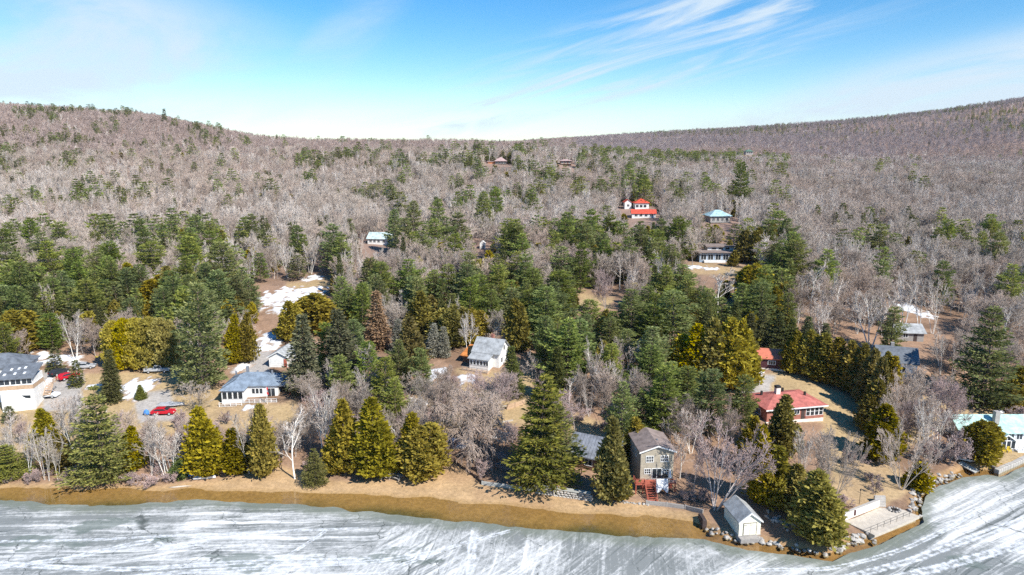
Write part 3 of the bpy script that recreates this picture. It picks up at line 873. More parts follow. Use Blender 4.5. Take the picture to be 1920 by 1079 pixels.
def cedar(seed, detail, shape='cone'):
    g = np.random.default_rng(seed)
    h, w = 9.0, 4.4
    N = (4200, 1100, 330)[2 - detail]
    # a cedar is several upright spires grown together
    ns = {'cone': 3, 'column': 4, 'round': 6, 'hedge': 1}[shape]
    C_, O_c, B_, = [], [], []
    for q in range(ns):
        a0 = g.uniform(0, 6.28) if q else 0
        offr = {'cone': .20, 'column': .24, 'round': .34, 'hedge': 0}[shape] * w * (g.uniform(.5, 1.0) if q else 0)
        hq = h * (1.0 if q == 0 else g.uniform(.55, .92) if shape != 'round' else g.uniform(.72, .95))
        wq = w * ({'cone': .86, 'column': .74, 'round': .74, 'hedge': 1.1}[shape] if q == 0 else g.uniform(.5, .7))
        m = int(N / ns * 1.15)
        t = g.random(m) ** 0.85
        az = g.uniform(0, 6.2832, m)
        ph = g.uniform(0, 6.28, 6)
        if shape == 'round':
            prof = np.sqrt(np.clip(1 - (2 * t * 0.93 - 0.80) ** 2, 0, 1)) + 0.02
        elif shape == 'hedge':
            t = g.random(m) ** .8; prof = (1 - t ** 7) ** .5 * sstep(-.1, .06, t) + .02
        else:
            prof = (1 - t ** (1.6 if shape == 'cone' else 2.4)) ** 0.9 * sstep(-0.10, 0.14, t) + 0.02
        lob = 0.80 + 0.20 * np.sin(az * 3 + ph[0] + t * 5) + 0.14 * np.sin(az * 5 + ph[1] - t * 9) + 0.15 * np.sin(t * 24 + ph[2] + az * 2)
        lob = lob * g.uniform(.84, 1.16, m) * np.where(g.random(m) < .07, 1.28, 1.0)
        keep = vnoise(az * 1.9 + seed + 7 * q, t * 9 + 3) > 0.27
        r = wq / 2 * prof * lob * (1 - g.random(m) ** 2 * 0.45)
        c = np.stack([r * np.cos(az) + offr * math.cos(a0), r * np.sin(az) + offr * math.sin(a0), 0.3 + t * (hq - 0.3)], 1)
        C_.append(c[keep]); O_c.append(np.stack([np.cos(az), np.sin(az), np.zeros(m)], 1)[keep])
        B_.append((0.75 * vnoise(az * 2.2 + 9 + seed + 3 * q, t * 11) + .25 * g.random())[keep])
    c, out, base = np.concatenate(C_), np.concatenate(O_c), np.concatenate(B_)
    n = len(c)
    k = (2, 2, 2)[2 - detail]
    c = np.repeat(c, k, 0) + g.normal(size=(n * k, 3)) * 0.08; out = np.repeat(out, k, 0)
    d = unit(out * 0.55 + np.array([0, 0, 0.75]) + g.normal(size=(n * k, 3)) * 0.5)
    s = unit(np.cross(d, rdir(n * k, g)))
    ln = np.array([0.50, 0.9, 1.6])[2 - detail] * g.uniform(0.7, 1.3, n * k)
    wd = np.array([0.30, 0.6, 1.1])[2 - detail] * g.uniform(0.7, 1.3, n * k)
    cv, cf = leaf_quads(c, d, s, ln, wd)
    sh = np.clip(0.15 + 0.55 * np.repeat(base, k) + 0.45 * g.random(n * k) - 0.1, 0, 1)
    segs = [[0, 0, -0.3, 0, 0, h * 0.5, 0.19, 0.11], [0, 0, h * 0.5, 0, 0, h * 0.95, 0.11, 0.02]]
    for _ in range(14):
        a = g.uniform(0, 6.28); q = g.uniform(0.08, 0.8); L = w / 2 * 0.75 * (1 - q ** 1.5)
        segs.append([0, 0, h * q, L * math.cos(a), L * math.sin(a), h * q + L * 0.5, 0.05, 0.015])
    tv, tf = tubes(segs, 5)
    rr_ = np.hypot(cv[:, 0], cv[:, 1])
    return (tv, tf, np.full(len(tf), 0.1)), (cv, cf, sh), float(np.percentile(cv[:, 2], 99.7)), 2 * float(np.percentile(rr_, 93))

def bare(seed, kind, detail):
    """leafless tree. kind hardwood | birch | shrub | willow"""
    g = np.random.default_rng(seed)
    fan = kind == 'fan'
    if fan:
        kind = 'birch'
    h = {'hardwood': 13.0, 'birch': 13.0, 'shrub': 3.2, 'willow': 11.0}[kind]
    segs = []; lev = []; tips = [0.0]
    maxl = (4, 3, 3)[2 - detail]
    rmin = {2: 0.024, 1: 0.034, 0: 0.050}[detail]
    def limb(p, d, L, r, level, bend):
        nseg = max(2, (4 if level == 0 else 3 if level == 1 else 2)) if detail else (3 if level == 0 else 2 if level == 1 else 1)
        pts = [p]; d = d / np.linalg.norm(d)
        for i in range(nseg):
            d = d + g.normal(size=3) * (0.07 + 0.05 * level) + np.array([0, 0, bend])
            d = d / np.linalg.norm(d)
            pts.append(pts[-1] + d * L / nseg)
        rr = [max(rmin, r * (1 - 0.75 * i / nseg)) for i in range(nseg + 1)]
        for i in range(nseg):
            segs.append([*pts[i], *pts[i + 1], rr[i], rr[i + 1]]); lev.append(level)
        if level >= maxl:
            return
        if level == 0:
            n = {'hardwood': (13, 12, 11), 'birch': (9, 10, 9), 'shrub': (5, 4, 3), 'willow': (10, 8, 7)}[kind][2 - detail]
        elif level == 1:
            n = {'shrub': (5, 4, 4), 'willow': (9, 7, 6)}.get(kind, ((5, 7, 6) if kind == 'birch' else (6, 7, 6)))[2 - detail]
        elif level == 2:
            n = {'shrub': (5, 4, 3), 'willow': (8, 6, 4)}.get(kind, ((4, 6, 6) if kind == 'birch' else (5, 6, 6)))[2 - detail]
        else:
            n = 2 if kind == 'birch' else 3
        for k in range(n):
            lo = {0: {'hardwood': 0.24, 'birch': 0.30, 'shrub': 0.15, 'willow': 0.2}[kind]}.get(level, 0.18)
            s = lo + (1 - lo) * (k + g.random()) / n
            j = min(nseg - 1, int(s * nseg)); f = s * nseg - j
            q = pts[j] + (pts[j + 1] - pts[j]) * f
            ax = unit(pts[j + 1] - pts[j])
            side = unit(np.cross(ax, rdir(1, g)[0]))
            ang = {'hardwood': (0.85, 0.66, 0.66, 0.66), 'birch': (0.58, 0.52, 0.55, 0.6), 'shrub': (0.6, 0.7, 0.8, 0.8), 'willow': (0.9, 0.8, 0.7, 0.6)}[kind][level] * g.uniform(0.65, 1.25)
            if level == 0:
                ang *= 1.15 - 0.5 * s
            dd = ax * math.cos(ang) + side * math.sin(ang)
            if level == 0:
                LL = h * {'hardwood': 0.44, 'birch': 0.36, 'shrub': 0.5, 'willow': 0.5}[kind] * (1.12 - 0.62 * s) * g.uniform(0.75, 1.15)
            else:
                LL = L * {1: 0.50, 2: 0.56, 3: 0.62}[level] * (1.15 - 0.45 * s) * g.uniform(0.7, 1.2)
            bn = {'hardwood': 0.07, 'birch': 0.07, 'shrub': 0.05, 'willow': (0.12, 0.05, -0.32, -0.4, -0.4)[level + 1] if kind == 'willow' else 0}[kind]
            limb(q, dd, LL, max(rmin, r * (0.42 if level == 0 else 0.5) * (1 - 0.4 * s)), level + 1, bn)
    stems = {'hardwood': 1 if g.random() < 0.6 else 2, 'birch': (2, 3, 1, 3)[seed % 4], 'shrub': 5, 'willow': 3}[kind]
    if detail == 0 and kind != 'shrub':
        stems = 1
    if fan:
        stems = 6
    for i in range(stems):
        a = g.uniform(0, 6.28); sp = {'hardwood': 0.16, 'birch': 0.2, 'shrub': 0.55, 'willow': 0.35}[kind]
        if fan:
            sp = g.uniform(.15, .75)
        d = np.array([math.cos(a) * sp, math.sin(a) * sp, 1.0]) if stems > 1 else np.array([g.normal() * 0.05, g.normal() * 0.05, 1.0])
        p = np.array([math.cos(a), math.sin(a), 0]) * (0.25 if stems > 1 else 0) + np.array([0, 0, -0.2])
        r = {'hardwood': 0.16, 'birch': 0.15, 'shrub': 0.035, 'willow': 0.16}[kind] * (0.8 if stems > 1 else 1) * (1.25 if detail == 0 else 1)
        limb(p, d, h * g.uniform(0.85, 1.0) * (0.72 if kind == 'hardwood' else 0.9 if kind == 'birch' else 0.7), r, 0, 0.02)
    S = np.array(segs); lev = np.array(lev)
    top = S[:, [2, 5]].max()
    S[:, 0:6] *= h / top
    S[:, 2] -= 0; 
    wid = 2 * np.percentile(np.hypot(S[:, 3], S[:, 4]), 96)
    big = lev <= 1
    sides = 4 if detail == 2 else 3
    tv, tf = tubes(S[big], sides)
    cv, cf = ribbons(S[~big], g) if detail < 2 else tubes(S[~big], 3)
    shade_of = {0: 0.0, 1: 0.2, 2: 0.45, 3: 0.8, 4: 1.0}
    ts = np.tile(np.array([shade_of[l] for l in lev[big]]), sides)
    c_s = np.tile(np.array([shade_of[l] for l in lev[~big]]), 3 if detail == 2 else 1)
    return (tv, tf, ts), (cv, cf, c_s), h, wid

PROTO = {}
def reg(key, tup, mt, mc, joined=False):
    t_, c_, h_, w_ = tup
    PROTO.setdefault(key, []).append(Proto(key.replace('.', '_'), t_, c_, h_, w_, mt, mc, joined))
for s_ in range(4):
    reg('pine.2', conifer(10 + s_, 'pine', 2), 'conifer_bark', 'pine_needles')
for s_ in range(3):
    reg('spruce.2', conifer(20 + s_, 'spruce', 2), 'conifer_bark', 'spruce_needles')
    reg('pine.1', conifer(30 + s_, 'pine', 1), 'conifer_bark', 'pine_needles')
    reg('spruce.1', conifer(40 + s_, 'spruce', 1), 'conifer_bark', 'spruce_needles')
    reg('pine.0', conifer(50 + s_, 'pine', 0), 'conifer_bark', 'pine_needles', True)
    reg('spruce.0', conifer(60 + s_, 'spruce', 0), 'conifer_bark', 'spruce_needles', True)
reg('tier.2', conifer(25, 'tier', 2), 'conifer_bark', 'golden_green_needles')
reg('tier.2', conifer(26, 'tier', 2), 'conifer_bark', 'golden_green_needles')
reg('darktier.2', conifer(27, 'tier', 2), 'conifer_bark', 'spruce_needles')
reg('young.2', conifer(24, 'spruce', 2), 'conifer_bark', 'young_pine_needles')
reg('grey.2', conifer(71, 'spruce', 2), 'hardwood_bark', 'grey_spruce_needles')
reg('larch.2', conifer(72, 'spruce', 2), 'hardwood_bark', 'brown_larch_needles')
reg('dusty.2', conifer(73, 'spruce', 2), 'conifer_bark', 'dusty_spruce_needles')
for s_, shp in enumerate(('cone', 'cone', 'column', 'column')):
    reg('cedar.2', cedar(80 + s_, 2, shp), 'conifer_bark', 'cedar_leaves')
reg('cedarround.2', cedar(90, 2, 'round'), 'conifer_bark', 'cedar_leaves')
reg('cedarround.2', cedar(91, 2, 'round'), 'conifer_bark', 'cedar_leaves')
for s_, shp in enumerate(('cone', 'column', 'column')):
    reg('goldcedar.2', cedar(86 + s_, 2, shp), 'conifer_bark', 'hedge_leaves')
reg('hedgecedar.2', cedar(95, 2, 'hedge'), 'conifer_bark', 'hedge_leaves')
reg('hedgecedar.2', cedar(96, 2, 'hedge'), 'conifer_bark', 'hedge_leaves')
for s_, shp in enumerate(('cone', 'column', 'round')):
    reg('cedar.1', cedar(100 + s_, 1, shp), 'conifer_bark', 'cedar_leaves')
    reg('cedar.0', cedar(110 + s_, 0, shp), 'conifer_bark', 'cedar_leaves', True)
for s_ in range(4):
    reg('hardwood.2', bare(120 + s_, 'hardwood', 2), 'hardwood_bark', 'hardwood_bark')
    reg('birch.2', bare(130 + s_, 'birch', 2), 'birch_bark', 'birch_bark')
    reg('hardwood.1', bare(140 + s_, 'hardwood', 1), 'hardwood_bark', 'hardwood_bark')
    reg('birch.1', bare(150 + s_, 'birch', 1), 'birch_bark', 'birch_bark')
    reg('hardwood.0', bare(160 + s_, 'hardwood', 0), 'hardwood_bark', 'hardwood_bark', True)
    reg('birch.0', bare(170 + s_, 'birch', 0), 'birch_bark', 'birch_bark', True)
for s_ in range(4):
    reg('warmhill.0', bare(200 + s_, 'hardwood', 0), 'warm_hill_bark', 'warm_hill_bark', True)
    reg('mauvehill.0', bare(210 + s_, 'hardwood', 0), 'mauve_hill_bark', 'mauve_hill_bark', True)
for s_ in range(2):
    reg('maple.2', bare(180 + s_, 'hardwood', 2), 'maple_bark', 'maple_bark')
    reg('shrub.2', bare(185 + s_, 'shrub', 2), 'maple_bark', 'maple_bark')
reg('fanmaple.2', bare(220, 'fan', 2), 'maple_bark', 'maple_bark')
reg('fanwood.2', bare(221, 'fan', 2), 'hardwood_bark', 'hardwood_bark')
reg('fanwood.2', bare(222, 'fan', 2), 'hardwood_bark', 'hardwood_bark')
reg('willow.2', bare(190, 'willow', 2), 'hardwood_bark', 'hardwood_bark')

# ------------------------------------------------------------------ paints and building materials
for nm, c, ro in [('white_siding', (0.80, 0.79, 0.76), .6), ('cream_paint', (0.80, 0.76, 0.62), .6), ('beige_siding', (0.42, 0.37, 0.29), .7), ('brown_log', (0.20, 0.11, 0.07), .8), ('maroon_board', (0.085, 0.03, 0.035), .7),
                  ('dark_stain', (0.07, 0.05, 0.045), .7), ('slate_shingle', (0.14, 0.155, 0.175), .8), ('blue_grey_metal', (0.21, 0.26, 0.32), .6), ('dark_metal', (0.22, 0.235, 0.265), .4), ('grey_shingle', (0.36, 0.37, 0.37), .85),
                  ('brown_shingle', (0.25, 0.195, 0.17), .85), ('red_metal', (0.46, 0.145, 0.115), .7), ('bright_red_metal', (0.62, 0.09, 0.05), .5), ('rust_red', (0.55, 0.17, 0.10), .6), ('mint_metal', (0.42, 0.62, 0.56), .55), ('teal_metal', (0.34, 0.50, 0.55), .6), ('pale_teal_metal', (0.48, 0.58, 0.56), .6),
                  ('orange_roof', (0.60, 0.22, 0.06), .7), ('red_deck', (0.40, 0.11, 0.07), .7), ('grey_wood', (0.33, 0.31, 0.29), .85), ('tan_wood', (0.50, 0.35, 0.23), .8), ('pale_trim', (0.82, 0.82, 0.80), .5),
                  ('concrete', (0.52, 0.46, 0.38), .9), ('grey_concrete', (0.40, 0.40, 0.37), .9), ('white_render', (0.78, 0.72, 0.63), .8), ('stone', (0.38, 0.35, 0.32), .9), ('pale_stone', (0.44, 0.41, 0.37), .9), ('dark_stone', (0.24, 0.22, 0.2), .9),
                  ('brick_red', (0.36, 0.15, 0.11), .85), ('mauve_shingle', (0.42, 0.30, 0.28), .8), ('orange_wall', (0.55, 0.22, 0.10), .7), ('blue_paint', (0.10, 0.25, 0.55), .5), ('blue_wall', (0.28, 0.36, 0.46), .6),
                  ('car_red', (0.52, 0.015, 0.03), .25), ('car_white', (0.78, 0.79, 0.80), .25), ('car_silver', (0.42, 0.43, 0.44), .3), ('car_dark', (0.035, 0.038, 0.045), .25), ('tyre', (0.025, 0.025, 0.026), .9), ('rim', (0.45, 0.46, 0.47), .4),
                  ('black_metal', (0.03, 0.03, 0.03), .6), ('yellow_plastic', (0.75, 0.55, 0.06), .5), ('tarp_grey', (0.34, 0.35, 0.36), .6), ('tarp_white', (0.72, 0.73, 0.75), .55), ('tarp_blue', (0.08, 0.25, 0.60), .5), ('flag_red', (0.6, 0.03, 0.04), .8), ('flag_white', (0.8, 0.8, 0.8), .8), ('driftwood', (0.55, 0.48, 0.40), .9), ('tail_light', (0.4, 0.01, 0.01), .3), ('green_roof', (0.10, 0.17, 0.12), .7), ('charred', (0.03, 0.027, 0.025), .95)]:
    simple(nm, c, ro)
t = NT('window_glass')
t.done(t.principled((0.025, 0.032, 0.04), 0.08, 0.6))
t = NT('lamp_glass')
t.done(t.principled((0.75, 0.76, 0.75), 0.15, 0.6))

LANDMARK = []      # (phrase, px, py) used for telling the trees apart
KEEP = []          # photo boxes (x0, y0, x1, y1, depth) that must stay in view
class House:
    def __init__(s, name, label, px, py, rz=0.0, cat='house', phrase=None, box=None):
        s.p = ground(px, py); s.k = mpp(s.p)
        s.o = thing(name, label, cat, s.p, R(rz))
        LANDMARK.append((phrase or label, px, py))
        if box:
            KEEP.append((*box, s.p[1]))
    def part(s, name, mat, mb, parent=None, **kw):
        return mb.build(name, mat, parent or s.o, **kw)
    def box(s, name, mat, *b, parent=None):
        return s.part(name, mat, MB().box(*b), parent)
    def gable_x(s, x0, x1, y0, y1, ze, rise, mat_w, mat_r, ov=0.4, z0=-1.5, th=0.14):
        """ridge along x"""
        ym = (y0 + y1) / 2
        w = MB()
        pl = [(y0, z0), (y1, z0), (y1, ze), (ym, ze + rise), (y0, ze)]
        n = 5
        vs = [(x0, y, z) for y, z in pl] + [(x1, y, z) for y, z in pl]
        w.add(vs, [tuple(range(n)), tuple(range(9, 4, -1))] + [(i + n, (i + 1) % n + n, (i + 1) % n, i) for i in range(n)])
        wall = s.part('wall', mat_w, w)
        sl = rise / (ym - y0)
        r = MB()
        for ya, sg in ((y0, 1), (y1, -1)):
            ye = ya - sg * ov; zl = ze - sl * ov
            vs = []
            for x in (x0 - ov, x1 + ov):
                vs += [(x, ye, zl + 0.03), (x, ym, ze + rise + 0.03), (x, ym, ze + rise + 0.03 + th), (x, ye, zl + 0.03 + th)]
            r.add(vs, [(0, 1, 2, 3), (7, 6, 5, 4), (0, 4, 5, 1), (1, 5, 6, 2), (2, 6, 7, 3), (3, 7, 4, 0)])
        roof = s.part('roof', mat_r, r)
        return wall, roof
    def gable_y(s, x0, x1, y0, y1, ze, rise, mat_w, mat_r, ov=0.35, z0=-1.5, th=0.14, trim=None):
        xm = (x0 + x1) / 2
        wall = s.part('wall', mat_w, MB().prism([(x0, z0), (x1, z0), (x1, ze), (xm, ze + rise), (x0, ze)], y0, y1))
        sl = rise / (xm - x0)
        r = MB()
        for xa, sg in ((x0, 1), (x1, -1)):
            xe = xa - sg * ov; zl = ze - sl * ov
            r.prism([(xe, zl + .03), (xm, ze + rise + .03), (xm, ze + rise + .03 + th), (xe, zl + .03 + th)], y0 - ov, y1 + ov)
        roof = s.part('roof', mat_r, r)
        if trim:
            f = MB()
            for xa, sg in ((x0, 1), (x1, -1)):
                xe = xa - sg * ov; zl = ze - sl * ov
                f.prism([(xe, zl - .12), (xm, ze + rise - .12), (xm, ze + rise + .10), (xe, zl + .10)], y0 - ov - .06, y0 - ov - .01)
            s.part('fascia', trim, f, roof)
        return wall, roof
    def hip(s, x0, x1, y0, y1, ze, rise, mat_w, mat_r, ov=0.45, z0=-1.5, walls=True):
        if walls:
            s.part('wall', mat_w, MB().box(x0, x1, y0, y1, z0, ze))
        a, b, c, d = x0 - ov, x1 + ov, y0 - ov, y1 + ov
        zb = ze + 0.01; k = min(b - a, d - c) / 2
        if b - a >= d - c:
            rg = [(a + k, (c + d) / 2, zb + rise), (b - k, (c + d) / 2, zb + rise)]
        else:
            rg = [((a + b) / 2, c + k, zb + rise), ((a + b) / 2, d - k, zb + rise)]
        vs = [(a, c, zb), (b, c, zb), (b, d, zb), (a, d, zb), (a, c, zb + .15), (b, c, zb + .15), (b, d, zb + .15), (a, d, zb + .15)] + [(p[0], p[1], p[2] + .15) for p in rg]
        fs = [(3, 2, 1, 0), (0, 1, 5, 4), (1, 2, 6, 5), (2, 3, 7, 6), (3, 0, 4, 7)]
        if b - a >= d - c:
            fs += [(4, 5, 9, 8), (5, 6, 9), (6, 7, 8, 9), (7, 4, 8)]
        else:
            fs += [(4, 5, 8), (5, 6, 9, 8), (6, 7, 9), (7, 4, 8, 9)]
        return s.part('roof', mat_r, MB().add(vs, fs))
    def win(s, face, at, u, z, w, h, mull=1, trim='pale_trim', name='window', bars=0, parent=None):
        """face F(front, plane y=at) / R / L (plane x=at); u centre along the wall, z sill"""
        def tr(mb):
            if face == 'F':
                return mb
            sg = 1 if face == 'R' else -1
            mb.v = [((at + sg * -(y - at)) if True else 0, u + sg * (x - u), zz) for x, y, zz in mb.v]
            return mb
        f = 0.09
        fr = MB()
        y0, y1 = at - 0.07, at - 0.004
        fr.box(u - w / 2 - f, u - w / 2, y0, y1, z - f, z + h + f).box(u + w / 2, u + w / 2 + f, y0, y1, z - f, z + h + f)
        fr.box(u - w / 2, u + w / 2, y0, y1, z - f, z).box(u - w / 2, u + w / 2, y0, y1, z + h, z + h + f)
        for i in range(1, mull + 1):
            x = u - w / 2 + w * i / (mull + 1)
            fr.box(x - .035, x + .035, y0 + .01, y1, z, z + h)
        for i in range(1, bars + 1):
            zz = z + h * i / (bars + 1)
            fr.box(u - w / 2, u + w / 2, y0 + .015, y1, zz - .03, zz + .03)
        o = s.part(name, trim, tr(fr), parent)
        s.part('pane', 'window_glass', tr(MB().box(u - w / 2, u + w / 2, at - 0.03, at - 0.003, z, z + h)), o) if parent is None else None
        return o
    def railing(s, pts, z0, z1, mat, parent=None, step=1.2, name='railing'):
        m = MB()
        for (xa, ya), (xb, yb) in zip(pts[:-1], pts[1:]):
            L = math.hypot(xb - xa, yb - ya); n = max(1, round(L / step))
            for i in range(n + 1):
                x = xa + (xb - xa) * i / n; y = ya + (yb - ya) * i / n
                m.box(x - .05, x + .05, y - .05, y + .05, z0, z1)
            for zz in (z1 - .03, (z0 + z1) / 2, z0 + .18):
                m.beam((xa, ya, zz), (xb, yb, zz), .06, .07)
        return s.part(name, mat, m, parent)

# ---- slate-roofed house with the white annex (left edge)
h = House('slate_roofed_house', 'large slate-roofed house with a tall white skylit annex', 37, 771, 14, phrase='the slate-roofed house', box=(0, 655, 66, 770))
h.box('wall', 'white_siding', -3.0, 3.0, 0, 5.2, -2, 4.6)
h.box('band', 'tan_wood', -3.03, 3.03, -.03, 5.2, 4.61, 5.5)
h.box('sunroom_sill', 'pale_trim', -3.08, 3.08, -.08, 5.2, 5.51, 5.66)
for u in (-2.0, 0.0, 2.0):
    h.win('F', 0.05, u, 5.7, 1.75, 1.1, 1)
h.box('sunroom_wall', 'white_siding', -2.98, 2.98, 0.06, 5.2, 5.665, 6.9)
ar = MB().add([(-3.4, -.5, 6.9), (3.4, -.5, 6.9), (3.4, 5.3, 8.5), (-3.4, 5.3, 8.5), (-3.4, -.5, 7.06), (3.4, -.5, 7.06), (3.4, 5.3, 8.66), (-3.4, 5.3, 8.66)], [(3, 2, 1, 0), (4, 5, 6, 7), (0, 1, 5, 4), (1, 2, 6, 5), (2, 3, 7, 6), (3, 0, 4, 7)])
rf = h.part('roof', 'slate_shingle', ar)
for u, v in ((-2.2, 1.0), (-0.4, 1.2), (1.3, 1.3), (-1.6, 2.9), (-0.3, 3.1), (0.8, 3.3)):
    z = 7.06 + (v + .5) / 5.8 * 1.6
    h.part('skylight', 'tarp_white', MB().add([(u - .22, v - .35, z + .0), (u + .22, v - .35, z), (u + .22, v + .35, z + .2), (u - .22, v + .35, z + .2), (u - .22, v - .35, z + .08), (u + .22, v - .35, z + .08), (u + .22, v + .35, z + .28), (u - .22, v + .35, z + .28)], [(4, 5, 6, 7), (0, 1, 5, 4), (1, 2, 6, 5), (2, 3, 7, 6), (3, 0, 4, 7)]), rf)
h.part('vent_window', 'window_glass', MB().prism([(0.7, 3.3), (2.3, 3.2), (2.3, 2.6), (1.5, 2.7)], -.06, -.004))
h.hip(-14, -.6, 5.4, 13, 7.8, 2.2, 'white_siding', 'slate_shingle')
for u in (-10, -8.3, -6.4, -5.3, -3.9, -2.6, -1.5):
    h.win('F', 5.4, u, 6.3, 0.7, 1.1, 0)
st = MB()
for i in range(7):
    st.box(3.3, 4.6, 3.2 + i * .32, 3.5 + i * .32, 2.0 + i * .24, 2.1 + i * .24)
st.beam((3.3, 3.2, 1.9), (3.3, 5.4, 3.6), .08, .2).beam((4.6, 3.2, 1.9), (4.6, 5.4, 3.6), .08, .2)
h.part('outdoor_stair', 'tan_wood', st)
h.railing([(3.1, 5.4), (4.6, 5.4), (4.6, 8.0)], 3.6, 4.6, 'tan_wood')

# ---- blue-grey bungalow
h = House('bungalow', 'white bungalow with a blue-grey hip roof and front deck', 437, 757, 3, phrase='the blue-grey roofed bungalow', box=(412, 706, 525, 760))
h.hip(-2.3, 8.6, 2.6, 9.2, 2.9, 1.9, 'white_siding', 'blue_grey_metal')
h.hip(-2.25, 2.2, 0, 2.62, 2.88, 0.01, 'white_siding', 'blue_grey_metal', 0.0, walls=True).hide_render = False
h.part('porch_roof', 'blue_grey_metal', MB().add([(-2.7, -.45, 2.9), (2.65, -.45, 2.9), (2.65, 5.9, 2.95), (-2.7, 5.9, 2.95), (0, 1.9, 4.35), (0, 5.9, 4.55)], [(0, 1, 4), (1, 2, 5, 4), (3, 0, 4, 5), (2, 3, 5), (3, 2, 1, 0)]))
for u in (-1.6, -0.5, 0.6, 1.65):
    h.win('F', 0, u, 1.0, 0.85, 1.5, 0)
for u in (3.5, 4.3, 5.1):
    h.win('F', 2.6, u, 1.2, 0.6, 1.1, 0)
h.win('F', 2.6, 7.2, 0.2, 1.6, 2.1, 1, name='patio_door')
h.box('deck', 'grey_wood', 2.25, 9.2, -.3, 2.55, -1.2, 0.1)
h.railing([(2.3, -.25), (9.1, -.25)], 0.1, 1.0, 'pale_trim')
h.railing([(-2.4, -1.2), (2.2, -1.2)], -.3, 0.7, 'pale_trim')
h.box('carport_roof', 'dark_metal', 8.7, 13.2, 2.8, 8.4, 2.6, 2.8)
for x, y in ((13.0, 3.0), (13.0, 8.2), (11, 3.0), (11, 8.2)):
    h.box('carport_post', 'red_deck', x - .08, x + .08, y - .08, y + .08, -1, 2.6)
h.box('carport_wall', 'dark_stain', 8.7, 13.0, 8.2, 8.3, -1, 2.6)
ch = MB().box(1.0, 1.5, 6.4, 6.9, 4, 6.0)
h.part('chimney', 'dark_metal', ch)
for x in (-1.2, 3.4, 6.5):
    h.part('roof_vent', 'dark_metal', MB().box(x, x + .3, 5.9, 6.2, 4.4, 5.2))
fl = thing('flagpole', 'flagpole with a limp red and white flag beside the bungalow deck', 'flagpole', h.p + np.array([7.4, -.6, -.3]))
MB().cyl((0, 0, -.5), (0, 0, 4.2), .05, .035).build('pole', 'pale_trim', fl)
fg = MB().loft([[(0.06, -.02, z), (0.06, .02, z), (.35 + .08 * math.sin(z * 3), .12 * math.sin(z * 5) + .02, z - .2), (.35 + .08 * math.sin(z * 3), .12 * math.sin(z * 5) - .02, z - .2)] for z in (4.1, 3.6, 3.1, 2.6)]).build('flag', 'flag_red', fl)
MB().loft([[(0.07, -.03, z), (0.07, .03, z), (.34 + .08 * math.sin(z * 3), .12 * math.sin(z * 5) + .03, z - .2), (.34 + .08 * math.sin(z * 3), .12 * math.sin(z * 5) - .03, z - .2)] for z in (3.6, 3.35, 3.1)]).build('flag_band', 'flag_white', fg)

# ---- garage above the bungalow
h = House('garage', 'small white gabled garage with grey roof above the bungalow', 523, 689, -4, 'garage', 'the small white garage', (503, 655, 542, 690))
h.gable_y(-2.3, 2.3, 0, 6.5, 2.6, 1.25, 'white_siding', 'grey_shingle', trim='pale_trim')
gd = h.box('garage_door', 'pale_trim', -1.9, 0.9, -.05, -.004, 0.0, 2.1)
for z in (.5, 1.0, 1.5):
    h.box('door_groove', 'grey_wood', -1.85, .85, -.056, -.051, z, z + .03, parent=gd)
h.box('side_door', 'red_deck', 1.25, 2.0, -.05, -.004, 0.0, 2.0)

# ---- white cottage
h = House('white_cottage', 'white gabled cottage with grey shingle roof and glazed front porch', 905, 692, -24, phrase='the white cottage', box=(862, 640, 955, 692))
h.gable_x(-3.2, 3.4, 1.6, 7.2, 3.6, 2.5, 'white_siding', 'grey_shingle')
h.win('R', 3.4, 4.4, 3.8, 0.8, 1.1, 1)
h.win('R', 3.4, 3.0, 1.2, 0.9, 1.1, 1); h.win('R', 3.4, 5.8, 1.2, 0.9, 1.1, 1)
h.box('porch_wall', 'white_siding', -3.1, 1.8, -.6, 1.595, -1.5, 2.3)
h.part('porch_roof', 'grey_shingle', MB().add([(-3.4, -1, 2.32), (2.1, -1, 2.32), (2.1, 1.58, 3.3), (-3.4, 1.58, 3.3), (-3.4, -1, 2.45), (2.1, -1, 2.45), (2.1, 1.58, 3.43), (-3.4, 1.58, 3.43)], [(3, 2, 1, 0), (4, 5, 6, 7), (0, 1, 5, 4), (1, 2, 6, 5), (2, 3, 7, 6), (3, 0, 4, 7)]))
for u in (-2.6, -1.75, -.9, -.05, .8, 1.4):
    h.win('F', -.6, u, 1.0, 0.55, 0.95, 0)
h.box('annex_wall', 'brown_log', -6.2, -3.25, 2.0, 6.2, -1.5, 1.9)
h.part('annex_roof', 'orange_roof', MB().add([(-6.6, 1.4, 1.95), (-3.25, 1.4, 1.95), (-3.25, 6.6, 3.3), (-6.6, 6.6, 3.3), (-6.6, 1.4, 2.1), (-3.25, 1.4, 2.1), (-3.25, 6.6, 3.45), (-6.6, 6.6, 3.45)], [(3, 2, 1, 0), (4, 5, 6, 7), (0, 1, 5, 4), (1, 2, 6, 5), (2, 3, 7, 6), (3, 0, 4, 7)]))
h.box('chimney', 'brick_red', -.3, .3, 5.2, 5.8, 5.0, 6.9)
h.box('terrace', 'tan_wood', -4.2, 2.4, -2.4, -.62, -1.2, -.05)
h.railing([(-4.1, -2.35), (2.3, -2.35)], -.05, .85, 'grey_wood')

